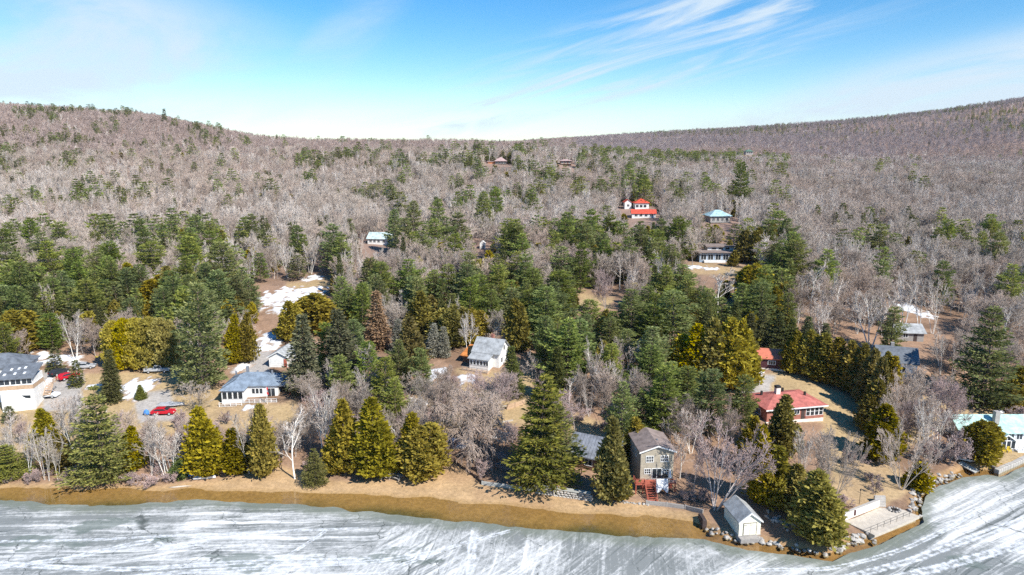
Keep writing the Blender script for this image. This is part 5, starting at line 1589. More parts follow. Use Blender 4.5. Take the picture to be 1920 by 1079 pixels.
def rocks(name, label, pts, n, size, spread=.5, cat='rocks', zoff=0.05):
    W = wall_pts(pts)
    o = thing(name, label, cat, W[0])
    seg = np.array([np.linalg.norm(b - a) for a, b in zip(W[:-1], W[1:])]); cum = np.concatenate([[0], np.cumsum(seg)])
    for i in range(n):
        s_ = cum[-1] * (i + rng.random()) / n
        k = min(len(seg) - 1, int(np.searchsorted(cum, s_) - 1)); k = max(k, 0)
        q = W[k] + (W[k + 1] - W[k]) * (s_ - cum[k]) / seg[k]
        x, y = q[0] + rng.normal() * spread, q[1] + rng.normal() * spread
        z = max(zt1(x, y), -.15) + zoff
        r = size * rng.uniform(.55, 1.35)
        c = new('rock', ROCKS[i % 5], o, np.array([x, y, z]) - W[0], rng.uniform(0, 6.28), (r, r * rng.uniform(.8, 1.1), r * rng.uniform(.7, 1.1)))
    return o
rocks('rock_shoreline', 'row of rough boulders edging the point below the boathouse', [(1322, 990), (1345, 1002), (1385, 1012), (1440, 1020), (1500, 1032), (1556, 1040)], 46, .42, .25)
rocks('boulder_shoreline', 'bigger boulders piled between the point and the concrete patio', [(1560, 1036), (1580, 1022), (1605, 1016), (1635, 1008)], 34, .5, .45)
rocks('eastern_boulders', 'boulders along the bank right of the concrete patio', [(1716, 964), (1713, 948), (1722, 928), (1750, 906), (1773, 897), (1797, 889)], 80, .5, .5)
rocks('rubble_strip', 'grey rubble lying under the cedars behind the boathouse', [(1436, 968), (1455, 976), (1480, 985), (1500, 992)], 36, .38, .6)
# dry stone wall: courses of single blocks
W = wall_pts([(1003, 924), (1040, 930), (1075, 935), (1108, 940)])
o = thing('dry_stone_wall', 'low wall of pale stone blocks below the big pine', 'stone wall', W[0])
for c_ in range(3):
    for a, b in zip(W[:-1], W[1:]):
        L = np.linalg.norm(b - a); s_ = .1 * (c_ % 2) * 3
        while s_ < L:
            w = rng.uniform(.35, .75)
            q = a + (b - a) * min(1, (s_ + w / 2) / L) - W[0]
            new('stone_block', ROCKS[1] if rng.random() < .6 else ROCKS[0], o, (q[0], q[1] + .05 * c_, q[2] + .05 + .36 * c_), math.atan2(b[1] - a[1], b[0] - a[0]), (w * .62, .34, .30))
            s_ += w
    
MB().beam(W[0] - W[0] + np.array([0, .5, 1.1]), W[-1] - W[0] + np.array([0, .5, 1.1]), 1.0, .12).build('coping', 'grey_concrete', o)
rocks('beach_stone_border', 'low line of stones where the grass meets the sand below the pointed cedar', [(1150, 940), (1180, 944), (1215, 947)], 26, .25, .12)
p0 = ground(1319, 985)
new('dark_groyne_post', MB().box(-.35, .35, -.5, 1.6, -.6, 1.0).box(-.3, .3, -.45, 1.5, 1.0, 1.12).mesh('dark_groyne_post', 'dark_stain', bevel=.04), None, p0, .05, label='dark timber crib where the beach ends at the point', category='groyne')

# ------------------------------------------------------------------ concrete patio on the shore
def lk(px, py, z):
    q = lake(px, py, z); return (q[0], q[1], z)
Zs = 0.95
slab = [lk(1583, 978, Zs), lk(1648, 952, Zs), lk(1694, 956, Zs), lk(1718, 966, Zs), lk(1634, 1001, Zs)]
o = thing('concrete_patio', 'lakeside concrete patio with white back wall, steps and thin railing', 'patio', (slab[0][0], slab[0][1], 0))
O_ = np.array([slab[0][0], slab[0][1], 0])
n = len(slab)
vs = [np.array(v) - O_ for v in slab] + [np.array((v[0], v[1], -.8)) - O_ for v in slab]
MB().add(vs, [tuple(range(n)), tuple(range(2 * n - 1, n - 1, -1))] + [(i, i + n, (i + 1) % n + n, (i + 1) % n) for i in range(n)]).build('slab', 'concrete', o)
a, b = np.array(slab[0]) - O_, np.array(slab[1]) - O_
MB().beam(a + [0, .25, .45], b + [0, .25, .45], .3, 1.6).build('back_wall', 'white_render', o)
MB().beam(a + [0, .2, 1.3], b + [0, .2, 1.3], .42, .08).build('coping', 'pale_stone', o)
MB().beam(a * .72 + b * .28 + [0, .08, .3], a * .72 + b * .28 + [0, .08, 1.15], .45, .12).build('door', 'maroon_board', o)
e0, e1 = np.array(slab[4]) - O_, np.array(slab[3]) - O_
MB().beam(e0 + [0, -.2, -.12], e1 + [0, -.2, -.12], .8, .35).build('sea_step', 'concrete', o)
rl = MB()
for i in range(8):
    q = e0 + (e1 - e0) * i / 7 + np.array([-.05, .2, 0])
    rl.cyl(q, q + [0, 0, 1.0], .025, None, 6)
for z in (1.0, .55):
    rl.cyl(e0 + [-.05, .2, z], e1 + [-.05, .2, z], .02, None, 6)
rl.build('railing', 'black_metal', o)
for i in range(5):
    q = b + np.array([.3 + .12 * i, .3 + .3 * i, .15 + .25 * i - .1])
    MB().box(q[0] - .8, q[0] + .9, q[1] - .15, q[1] + .2, q[2] - .5, q[2] + .1).build('step', 'pale_stone', o)
q = np.array(lk(1677, 957, Zs))
fp = thing('fire_pit', 'ring of stones around a charred fire pit on the patio', 'fire pit', q)
for i in range(11):
    a_ = i * .571
    new('rock', ROCKS[i % 5], fp, (math.cos(a_) * .75, math.sin(a_) * .75, .12), a_, (.28, .24, .26))
MB().cyl((0, 0, .01), (0, 0, .08), .6, .55, 12).build('ash', 'charred', fp)
for i in range(3):
    MB().cyl((-.4, -.2 + .2 * i, .15), (.4, .2 - .2 * i, .22), .06).build('log', 'charred', fp)
for px_, py_, lb in ((1640, 935, 'slim dark lamp post at the right end of the patio wall'), (1611, 946, 'slim dark lamp post on the middle of the patio wall')):
    o = thing('lamp_post', lb, 'lamp post', np.array(ground(px_, py_)))
    MB().cyl((0, 0, -.3), (0, 0, 2.3), .04, .03, 7).build('post', 'black_metal', o)
    MB().cyl((0, 0, 2.3), (0, 0, 2.55), .09, .12, 7).build('lantern', 'black_metal', o)
# sea wall and slipway by the mint-roofed house
def ribbon_wall(name, label, pts, w, hgt, mat, cat):
    W = [np.array([*lake(*p), 0.0]) for p in pts]
    o = thing(name, label, cat, W[0])
    for a, b in zip(W[:-1], W[1:]):
        L = np.linalg.norm(b - a); n = max(1, round(L / .8))
        for i in range(n):
            q0 = a + (b - a) * i / n - W[0]; q1 = a + (b - a) * (i + .96) / n - W[0]
            hh = hgt * rng.uniform(.94, 1.06)
            MB().beam(q0 + [0, 0, hh / 2 - .3], q1 + [0, 0, hh / 2 - .3], w, hh + .6).build('stone_block', mat, o, bevel=.05)
    return o
ribbon_wall('sea_wall', 'pale curved stone sea wall in front of the mint-roofed lake house', [(1868, 888), (1880, 882), (1900, 874), (1920, 864), (1950, 848)], .8, .75, 'pale_stone', 'sea wall')
ribbon_wall('slipway_side_wall', 'dark stone side wall between the slipway and the round cedar', [(1868, 886), (1850, 876), (1830, 868)], .5, .9, 'dark_stone', 'wall')
q0, q1 = ground(1800, 868), np.array([*lake(1832, 886), .03])
o = thing('slipway', 'small concrete slipway running into the lake beside the rowing boat', 'slipway', q1)
d_ = q0 - q1
for i in range(4):
    MB().beam(d_ * (i / 4) + [0, 0, .03], d_ * ((i + .97) / 4) + [0, 0, .06], 1.6, .15).build('slab', 'grey_concrete', o)
q = ground(1873, 780)
o = thing('propane_tank', 'white propane tank on the bank above the mint-roofed house', 'tank', q)
MB().loft([[(x, math.cos(a) * r, .75 + math.sin(a) * r) for a in np.linspace(0, 5.5, 8)] for x, r in ((-.95, .12), (-.8, .34), (-.5, .4), (.5, .4), (.8, .34), (.95, .12))]).build('tank', 'car_white', o, smooth=True)
for x in (-.5, .5):
    MB().box(x - .06, x + .06, -.3, .3, -.1, .4).build('foot', 'grey_concrete', o)
MB().cyl((0, 0, 1.1), (0, 0, 1.3), .14).build('valve_cap', 'car_white', o)
q = ground(1422, 493)
o = thing('white_shelter', 'small white arched shelter on the lawn right of the modern grey house', 'shelter', q)
MB().loft([[(x, 1.6 * math.cos(a), 2.0 * math.sin(a)) for a in np.linspace(0, math.pi, 9)] for x in (-2.2, 2.2)]).build('canopy', 'tarp_white', o)
MB().box(-2.25, -2.2, -.8, .8, 0, 1.5).build('door_flap', 'tarp_grey', o)
LANDMARK += [('the big shore pine', 1010, 905), ('the bare maple by the boathouse', 1340, 945), ('the clipped cedar hedge', 270, 690), ('the concrete patio', 1650, 975), ('the tan meadow', 590, 535), ('the picnic tables', 750, 895), ('the tall dark pine at the right edge', 1842, 760)]
KEEP += [(490, 530, 615, 585, 230), (1085, 545, 1120, 572, 215), (1290, 488, 1395, 516, 235), (465, 640, 505, 715, 150), (75, 690, 330, 800, 140), (1380, 700, 1450, 760, 140), (1560, 800, 1640, 900, 120)]

KEEP += [(1418, 650, 1468, 694, 175), (1266, 606, 1420, 716, 160), (205, 600, 335, 692, 155), (1480, 625, 1655, 760, 160), (345, 545, 420, 715, 145), (680, 550, 735, 640, 165), (735, 602, 845, 660, 165), (1112, 502, 1160, 580, 205), (1785, 585, 1905, 750, 140), (950, 566, 985, 650, 165), (560, 555, 635, 610, 185), (440, 592, 478, 665, 160), (1680, 510, 1770, 610, 185)]

# ------------------------------------------------------------------ the air between here and the far hills
t = NT('thin_haze')
pv = t.node('ShaderNodeVolumePrincipled', {'Color': (0.80, 0.86, 0.97), 'Density': 0.000035, 'Anisotropy': 0.0})
t.l.new(pv.outputs[0], t.out.inputs['Volume'])
MB().box(-6500, 6500, -4100, 3600, -12, 270).build('haze', 'thin_haze', kind='stuff', label='thin bluish air over the whole valley')

# ------------------------------------------------------------------ trees one can point to: kind, base px, base py, top py, crown width px, label
HERO = [
 ('tier', 20, 896, 836, 80, 'low bushy young spruce at the left end of the beach'),
 ('birch', 12, 885, 800, 34, 'leaning thin birch at the far left edge of the shore'),
 ('birch', 56, 893, 786, 60, 'leaning white birch left of the birch thicket'),
 ('birch', 84, 900, 802, 36, 'white birch on the left of the shore thicket'),
 ('birch', 92, 902, 796, 36, 'middle stem of the white birch thicket on the shore'),
 ('birch', 110, 903, 812, 32, 'right-hand stem of the white birch thicket on the shore'),
 ('cedar', 88, 858, 768, 46, 'olive cedar rising behind the birch thicket'),
 ('birch', 152, 868, 736, 96, 'wide forked white birch behind the big layered shore spruce'),
 ('tier', 196, 905, 726, 118, 'big layered green conifer at the left shore'),
 ('spruce', 212, 752, 656, 46, 'slim pointed spruce behind the big layered conifer'),
 ('cedar', 124, 880, 820, 50, 'dark low cedar between the birch thicket and the layered conifer'),
 ('cedar', 255, 880, 800, 44, 'dull cedar just right of the layered conifer'),
 ('birch', 284, 892, 786, 50, 'leaning pair of white birches right of the layered conifer'),
 ('birch', 312, 900, 782, 92, 'spreading white birch leaning over the beach'),
 ('birch', 322, 896, 800, 70, 'second spreading birch just behind the leaning one'),
 ('young', 335, 895, 858, 40, 'small bushy conifer under the spreading birch'),
 ('shrub', 245, 908, 890, 40, 'tangle of bare brush on the bank left of the spreading birch'),
 ('shrub', 285, 910, 886, 46, 'reddish bare brush under the leaning birches'),
 ('cedar', 380, 890, 766, 72, 'full olive cedar above the blue kayak'),
 ('cedar', 440, 888, 806, 60, 'short broad cedar between the kayak cedar and a pale birch'),
 ('cedar', 495, 888, 760, 52, 'tall narrow cedar right of the pale birch on the shore'),
 ('birch', 470, 888, 758, 66, 'single pale birch between two shore cedars'),
 ('birch', 553, 898, 766, 84, 'multi-stem birch left of the bright young pine'),
 ('birch', 610, 868, 716, 86, 'tall pale birch behind the bright young pine'),
 ('hardwood', 580, 850, 760, 60, None), ('hardwood', 530, 860, 790, 55, None),
 ('tier', 592, 908, 842, 60, 'bright green young pine standing on the sand'),
 ('cedar', 648, 890, 752, 64, 'left half of the forked cedar pair on the beach'),
 ('cedar', 702, 892, 748, 72, 'right half of the forked cedar pair on the beach'),
 ('birch', 747, 882, 786, 48, 'thin white birch behind the picnic tables'),
 ('cedar', 775, 884, 776, 52, 'narrow cedar left of the round shore cedar'),
 ('cedarround', 808, 892, 796, 92, 'broad round olive cedar beside the picnic tables'),
 ('willow', 890, 868, 736, 150, 'drooping leafless tree with pale hanging twigs above the beach'),
 ('hardwood', 828, 800, 708, 66, None), ('hardwood', 790, 790, 700, 60, None), ('hardwood', 855, 795, 705, 60, None), ('maple', 930, 775, 690, 84, 'reddish bare tree in front of the white cottage'), ('maple', 905, 760, 695, 60, 'small reddish bare tree left of its larger twin'),
 ('hardwood', 780, 845, 745, 60, None),
 ('shrub', 912, 892, 862, 46, 'small bare bush above the plank retaining wall'), ('shrub', 960, 835, 800, 60, None),
 ('tier', 1012, 908, 708, 156, 'big full white pine on the beach, widest tree of the shore'),
 ('pine', 1030, 900, 760, 110, 'second stem of the big shore pine, on its right side'),
 ('maple', 1078, 810, 728, 84, 'bare rounded tree right of the big shore pine'),
 ('cedar', 1145, 940, 784, 58, 'tall pointed cedar between the chalet and the two-storey house'),
 ('cedar', 1155, 935, 850, 40, 'short yellowish cedar at the foot of the tall pointed one'),
 ('fanmaple', 1340, 955, 786, 178, 'large bare maple with pinkish twigs left of the boathouse'),
 ('maple', 1300, 930, 805, 56, 'slim bare maple between the two-storey house and the large maple'),
 ('cedar', 1452, 950, 838, 62, 'olive cedar behind the boathouse roof'),
 ('cedar', 1420, 940, 800, 52, 'tall cedar rising behind the large bare maple'),
 ('cedar', 1408, 880, 782, 50, None),
 ('cedar', 1466, 856, 742, 54, 'broad cedar standing in front of the red-roofed bungalow'),
 ('cedar', 1522, 1005, 884, 94, 'broad cedar alone on the grass of the point'),
 ('cedar', 1490, 960, 872, 56, 'cedar behind the broad one on the point'),
 ('birch', 1502, 905, 808, 56, 'white birch rising between the point cedars'),
 ('fanwood', 1558, 950, 800, 104, 'grey bare tree on the slope left of the patio wall'),
 ('hardwood', 1530, 900, 800, 70, None), ('shrub', 1600, 870, 840, 44, 'small bare bush on the open slope'),
 ('fanwood', 1690, 918, 782, 118, 'grey bare tree at the shore right of the patio steps'),
 ('fanwood', 1682, 815, 702, 108, 'broad pale bare tree above the shore slope'),
 ('hardwood', 1700, 800, 712, 70, None), ('cedar', 1652, 860, 760, 64, None), ('cedar', 1640, 810, 715, 56, None),
 ('cedar', 1724, 922, 868, 46, 'small yellow cedar at the water right of the grey bare tree'),
 ('birch', 1735, 860, 740, 60, None), ('maple', 1768, 812, 700, 84, 'dark-stemmed bare tree left of the mint roof'),
 ('shrub', 1775, 872, 806, 76, 'dense bare thicket left of the round cedar by the slipway'), ('shrub', 1755, 870, 826, 60, None),
 ('cedarround', 1832, 868, 790, 72, 'round dense cedar beside the slipway'),
 ('darktier', 1842, 762, 578, 134, 'tall dark conifer alone on the right bank'),
 ('cedar', 1905, 764, 688, 52, 'yellow cedar at the right edge beside the tall dark conifer'),
 ('cedar', 1880, 768, 715, 40, None), ('shrub', 1900, 785, 755, 50, None),
 # clipped hedge on the left and neighbours
 ('cedarround', 32, 660, 584, 80, 'golden cedar above the slate-roofed house'), ('cedarround', -22, 660, 590, 70, None),
 ('pine', 382, 728, 536, 112, 'tall white pine right of the clipped hedge'),
 ('spruce', 105, 694, 652, 34, 'small spruce at the snow bank behind the slate-roofed house'), ('spruce', 145, 724, 676, 30, 'small spruce beside the parked red car'),
 ('spruce', 20, 790, 762, 32, 'small blue-grey spruce below the white annex'), ('young', 265, 748, 722, 24, 'tiny conifer on the snow patch of the lawn'),
 ('birch', 142, 676, 580, 50, 'white birch behind the small spruces'), ('hardwood', 370, 770, 712, 60, 'bare tree left of the blue-grey bungalow'),
 ('shrub', 330, 800, 770, 40, None), ('hardwood', 118, 790, 745, 40, 'thin bare sapling in front of the parked white car'),
 ('cedar', 446, 680, 592, 36, 'left of two tall cedars above the bungalow'), ('cedar', 470, 678, 588, 36, 'right of two tall cedars above the bungalow'),
 ('dusty', 572, 736, 590, 74, 'dusty olive spruce right of the small garage'),
 ('cedar', 545, 640, 566, 50, None), ('cedarround', 590, 625, 552, 86, 'broad golden cedar below the tan meadow'),
 ('dusty', 642, 720, 580, 82, 'shaggy spruce in front of the dark gap in the woods'),
 ('pine', 640, 760, 668, 66, None), ('pine', 725, 785, 672, 72, 'bright pine behind the forked shore cedars'), ('birch', 684, 740, 640, 46, None), ('hardwood', 690, 770, 690, 54, None),
 ('larch', 708, 652, 545, 62, 'brown leafless-looking larch among green conifers'), ('grey', 748, 662, 598, 38, 'silvery spruce just right of the brown larch'), ('grey', 815, 668, 606, 36, 'left of two silvery spruces near the white cottage'), ('grey', 832, 668, 612, 34, 'right of two silvery spruces near the white cottage'),
 ('cedar', 790, 632, 548, 54, None), ('cedar', 770, 700, 596, 52, None), ('cedarround', 852, 648, 574, 62, None), ('cedarround', 885, 645, 580, 56, None), ('cedar', 830, 640, 580, 50, None),
 ('cedar', 966, 660, 562, 48, 'tall columnar cedar right of the white cottage'), ('spruce', 960, 745, 650, 50, 'dark spruce at the corner of the white cottage'), ('hardwood', 930, 655, 612, 50, 'bare tree behind the white cottage roof'), ('hardwood', 998, 715, 660, 52, None),
 ('pine', 1022, 650, 540, 90, 'dense dark pine right of the columnar cedar'), ('pine', 1045, 605, 512, 96, None), ('pine', 1062, 715, 600, 92, None), ('birch', 1112, 720, 632, 56, 'pale spreading birch above the shaded road'), ('pine', 1175, 700, 618, 60, None), ('cedar', 1130, 700, 640, 40, None), ('birch', 1175, 770, 680, 60, None), ('hardwood', 1200, 775, 690, 50, None),
 ('pine', 1105, 640, 562, 66, None), ('pine', 1182, 660, 545, 88, None), ('pine', 1212, 620, 538, 74, None), ('pine', 1260, 665, 548, 112, 'broad bright pine left of the golden cedar group'), ('pine', 1225, 670, 575, 80, None),
 ('maple', 1137, 590, 500, 50, 'neat rounded bare tree on the small tan clearing'),
 ('pine', 1240, 820, 690, 96, None), ('pine', 1205, 815, 735, 70, None), ('pine', 1330, 815, 695, 96, None), ('pine', 1388, 815, 706, 66, None), ('hardwood', 1290, 825, 735, 70, None), ('pine', 1285, 780, 690, 76, None),
 ('pine', 1276, 568, 498, 76, 'pine in front of the lawn of the modern grey house'), ('birch', 1345, 590, 498, 66, 'pale bare birch clump below the modern grey house'), ('cedarround', 1414, 572, 496, 60, 'dark dense cedar right of the lawn'), ('cedar', 1450, 606, 538, 32, None),
 ('birch', 1520, 596, 486, 60, 'white forked birch right of the dark conifers'), ('birch', 1545, 600, 500, 60, None), ('birch', 1500, 585, 500, 44, None),
 ('birch', 1692, 622, 508, 62, 'white birch at the left of the clump over the low cabin'), ('birch', 1722, 624, 502, 66, 'tallest white birch of the clump over the low cabin'), ('birch', 1748, 626, 515, 70, 'white birch at the right of the clump over the low cabin'),
 ('birch', 1632, 650, 540, 96, 'wide white birch left of the low cabin'), ('birch', 1565, 610, 520, 40, None), ('birch', 1900, 610, 525, 60, None), ('birch', 1880, 650, 560, 60, None), ('pine', 1668, 662, 578, 56, None), ('pine', 1725, 520, 474, 30, 'small yellow-green pine alone among grey trees'), ('cedar', 1780, 532, 506, 24, None),
 ('cedar', 1660, 720, 660, 30, None), ('cedar', 1672, 726, 668, 28, None),
 ('pine', 1085, 700, 602, 84, None), ('pine', 1142, 735, 645, 62, None), ('pine', 1218, 745, 650, 84, None), ('spruce', 1042, 755, 650, 60, None), ('pine', 1258, 770, 680, 74, None), ('pine', 692, 738, 640, 62, None), ('pine', 618, 700, 608, 62, None), ('pine', 668, 695, 600, 58, None), ('pine', 748, 728, 640, 58, None), ('pine', 792, 738, 655, 52, None), ('pine', 1150, 660, 585, 60, None), ('pine', 1095, 665, 590, 56, None), ('pine', 920, 620, 545, 60, None),
 # middle distance
 ('pine', 15, 520, 430, 66, None), ('pine', 46, 600, 494, 80, None), ('pine', 100, 550, 454, 60, None), ('pine', 150, 540, 464, 80, None), ('pine', 185, 500, 436, 44, None), ('pine', 216, 540, 454, 54, None), ('pine', 288, 540, 454, 84, None), ('pine', 168, 620, 528, 88, None), ('pine', 100, 655, 588, 58, None), ('spruce', 196, 655, 574, 34, None), ('pine', 70, 640, 570, 60, None),
 ('cedar', 246, 570, 494, 44, None), ('cedarround', 305, 590, 518, 66, None), ('birch', 102, 605, 528, 44, None), ('pine', 250, 640, 560, 60, None), ('pine', 365, 540, 444, 74, None), ('pine', 425, 560, 454, 82, None), ('pine', 400, 510, 434, 54, None), ('pine', 490, 530, 476, 46, 'rounded dark pine left of the tan meadow'), ('pine', 470, 585, 524, 54, None), ('pine', 560, 525, 480, 54, None), ('cedar', 320, 590, 500, 40, None), ('cedar', 355, 560, 505, 40, None), ('pine', 440, 625, 565, 60, None),
 ('pine', 655, 610, 540, 54, None), ('pine', 770, 580, 488, 72, None), ('pine', 880, 590, 498, 84, None), ('pine', 740, 475, 394, 42, None), ('pine', 775, 470, 378, 48, None), ('pine', 822, 455, 374, 44, None), ('pine', 935, 580, 496, 56, None), ('pine', 968, 560, 474, 60, None), ('pine', 1002, 580, 504, 66, None), ('pine', 1052, 550, 464, 72, None), ('pine', 1088, 550, 458, 54, None), ('pine', 905, 440, 360, 44, None), ('pine', 930, 430, 356, 40, None), ('pine', 1090, 375, 332, 36, None), ('birch', 850, 570, 490, 36, None), ('hardwood', 905, 462, 400, 50, None), ('cedar', 710, 560, 505, 36, None), ('spruce', 745, 540, 480, 30, None), ('spruce', 945, 530, 470, 26, None),
 ('pine', 1385, 395, 305, 38, 'tallest pine on the skyline of the right woods'), ('pine', 1205, 380, 314, 32, None), ('pine', 1370, 395, 345, 30, None), ('pine', 1485, 510, 436, 60, None), ('pine', 1628, 480, 422, 44, None), ('pine', 1752, 495, 430, 38, None), ('pine', 1805, 495, 438, 42, None), ('pine', 1836, 505, 435, 38, None),
 ('cedar', 1395, 492, 432, 32, 'left of three golden cedars beside the modern grey house'), ('cedar', 1420, 494, 428, 34, 'middle of three golden cedars beside the modern grey house'), ('cedar', 1445, 488, 420, 30, 'right of three golden cedars beside the modern grey house'), ('cedar', 1376, 500, 470, 18, 'small cedar at the corner of the modern grey house'), ('cedar', 1340, 455, 422, 30, None), ('cedar', 1290, 430, 396, 36, None), ('cedar', 1265, 425, 392, 34, None), ('hardwood', 1255, 505, 440, 50, None), ('hardwood', 1300, 500, 422, 44, None), ('pine', 1225, 500, 432, 50, None),
 ('cedarround', 440, 395, 370, 44, None), ('cedar', 505, 382, 358, 44, None), ('cedar', 530, 380, 358, 40, None), ('cedar', 620, 368, 350, 36, None), ('pine', 438, 365, 318, 34, None), ('pine', 485, 365, 325, 24, None), ('pine', 575, 355, 325, 30, None),
 ('spruce', 310, 240, 204, 14, None), ('spruce', 120, 222, 200, 14, None),
]
# bare growth that fills the yards between the houses and the bank along the beach
g_ = np.random.default_rng(31)
for x0, x1, y0, y1, n_, top, w0 in ((760, 970, 745, 850, 13, 70, 54), (985, 1150, 745, 800, 10, 68, 52), (560, 740, 770, 850, 14, 80, 52), (100, 260, 825, 870, 12, 75, 46), (260, 560, 828, 872, 24, 58, 42), (0, 100, 830, 880, 6, 60, 40), (1120, 1240, 700, 775, 9, 75, 50), (1240, 1420, 815, 900, 10, 80, 56), (1640, 1780, 750, 850, 12, 84, 60)):
    for i in range(n_):
        bx0, by0 = g_.uniform(x0, x1), g_.uniform(y0, y1)
        HERO.append((('hardwood', 'birch', 'hardwood', 'maple')[int(g_.integers(4))], bx0, by0, by0 - top * g_.uniform(.7, 1.25), w0 * g_.uniform(.7, 1.2), None))
for x0, x1, y0, y1, n_ in ((0, 360, 888, 908, 20), (400, 700, 872, 890, 12), (760, 960, 800, 880, 16), (1270, 1330, 925, 950, 5), (1440, 1640, 890, 960, 9), (1000, 1130, 770, 850, 8), (330, 420, 795, 815, 6)):
    for i in range(n_):
        bx0, by0 = g_.uniform(x0, x1), g_.uniform(y0, y1)
        HERO.append(('shrub', bx0, by0, by0 - g_.uniform(10, 26), g_.uniform(18, 38), None))
# cedar rows whose members differ only by their place
def row(name_l, pts, kind='cedar'):
    for i, (px, py, top, w) in enumerate(pts):
        HERO.append((kind, px, py, top, w, name_l[i]))
O9 = ['first', 'second', 'third', 'fourth', 'fifth', 'sixth', 'seventh', 'eighth', 'ninth', 'tenth']
row([O9[i] + ' cedar from the left in the clipped golden hedge' for i in range(6)], [(218, 691, 602, 40), (240, 693, 598, 42), (263, 693, 597, 42), (285, 693, 596, 42), (306, 693, 597, 42), (322, 691, 601, 34)], 'hedgecedar')
row([O9[i] + ' cedar from the left in the golden group left of the maroon garage' for i in range(6)], [(1276, 714, 628, 62), (1304, 722, 610, 68), (1334, 726, 600, 70), (1364, 728, 598, 70), (1386, 724, 602, 58), (1400, 708, 620, 38)], 'goldcedar')
row([O9[i] + ' cedar along the dark hedge behind the red-roofed bungalow' for i in range(9)], [(1490, 700, 622, 44), (1514, 706, 620, 46), (1540, 714, 626, 46), (1566, 722, 634, 46), (1590, 732, 640, 46), (1613, 742, 646, 46), (1632, 762, 656, 46), (1645, 785, 672, 46), (1484, 692, 632, 26)])
row([O9[i] + ' dark spruce from the left above the maroon garage' for i in range(7)], [(1376, 640, 566, 40), (1404, 655, 588, 42), (1428, 652, 574, 42), (1455, 660, 588, 44), (1482, 664, 598, 40), (1510, 668, 594, 42), (1545, 672, 606, 42)], 'spruce')
for i in range(26):   # slim spruces of the middle left
    HERO.append(('spruce', 455 + (i * 53) % 215, 448 + (i * 29) % 42, 408 + (i * 29) % 42 - (i * 7) % 14, 17 + (i * 5) % 9, None))
for i in range(14):   # dark spruces of the right middle woods
    HERO.append(('spruce', 1530 + (i * 61) % 190, 430 + (i * 23) % 40, 385 + (i * 23) % 40 - (i * 5) % 10, 20 + (i * 5) % 9, None))

KIND = {'pine': ('white_pine', 'pine tree', 'green white pine'), 'spruce': ('spruce_tree', 'spruce', 'dark pointed spruce'), 'cedar': ('cedar_tree', 'cedar', 'olive cedar'), 'cedarround': ('cedar_tree', 'cedar', 'rounded olive cedar'),
        'goldcedar': ('cedar_tree', 'cedar', 'golden cedar'), 'hedgecedar': ('cedar_tree', 'cedar', 'clipped golden cedar'), 'hardwood': ('bare_hardwood_tree', 'bare tree', 'grey leafless hardwood'), 'birch': ('birch_tree', 'birch', 'pale leafless birch'), 'fanmaple': ('bare_maple_tree', 'bare tree', 'spreading leafless maple'), 'fanwood': ('bare_hardwood_tree', 'bare tree', 'spreading leafless hardwood'), 'maple': ('bare_maple_tree', 'bare tree', 'reddish leafless tree'), 'shrub': ('bare_shrub', 'shrub', 'leafless bush'),
        'willow': ('bare_willow_tree', 'bare tree', 'drooping leafless tree'), 'grey': ('silvery_spruce_tree', 'spruce', 'silvery spruce'), 'larch': ('larch_tree', 'larch', 'brown larch'), 'tier': ('white_pine', 'pine tree', 'layered green pine'), 'darktier': ('spruce_tree', 'spruce', 'dark layered conifer'), 'young': ('young_conifer', 'conifer', 'young green conifer'), 'dusty': ('spruce_tree', 'spruce', 'dusty spruce')}

TREES = []       # dicts: kind, p, h, w, px, py, size, label
for kind, px, py, top, w, lb in HERO:
    p = ground(px, py)
    TREES.append(dict(kind=kind, p=p, h=max(1.0, height_to(p, top)), w=w * mpp(p) , px=px, py=py, label=lb, hero=True))
hero_xy = np.array([t_['p'][:2] for t_ in TREES]); hero_r = np.array([t_['w'] * 0.5 for t_ in TREES])

# ------------------------------------------------------------------ the woods: scatter over the land
OPEN = Z_LAWN + Z_GRAVEL + [Z_SAND] + [s_[0] for s_ in SNOW_PX]
def band(y0, y1, step, seed):
    g = np.random.default_rng(seed)
    ys = np.arange(y0, y1, step)
    xm = y1 * 0.98
    X_, Y_ = np.meshgrid(np.arange(-xm, xm, step), ys)
    X_ = (X_ + g.uniform(-.48, .48, X_.shape) * step).ravel(); Y_ = (Y_ + g.uniform(-.48, .48, Y_.shape) * step).ravel()
    return X_[np.abs(X_) < Y_ * 0.92], Y_[np.abs(X_) < Y_ * 0.92]
bx_, by_ = [], []
for y0, y1, st, sd_ in ((112, 150, 4.2, 1), (150, 260, 4.3, 2), (260, 480, 4.6, 3), (480, 900, 5.6, 4), (900, 1300, 7.5, 5), (1300, 2300, 9.5, 6)):
    a, b = band(y0, y1, st, sd_); bx_.append(a); by_.append(b)
sx_ = np.concatenate(bx_); sy_ = np.concatenate(by_)
sz_ = zt(sx_, sy_)
ppx, ppy, _ = proj(np.stack([sx_, sy_, sz_], 1))
ok = (shore_d(sx_, sy_) > 9) & (ppx > -300) & (ppx < 2220) & (ppy < 880)
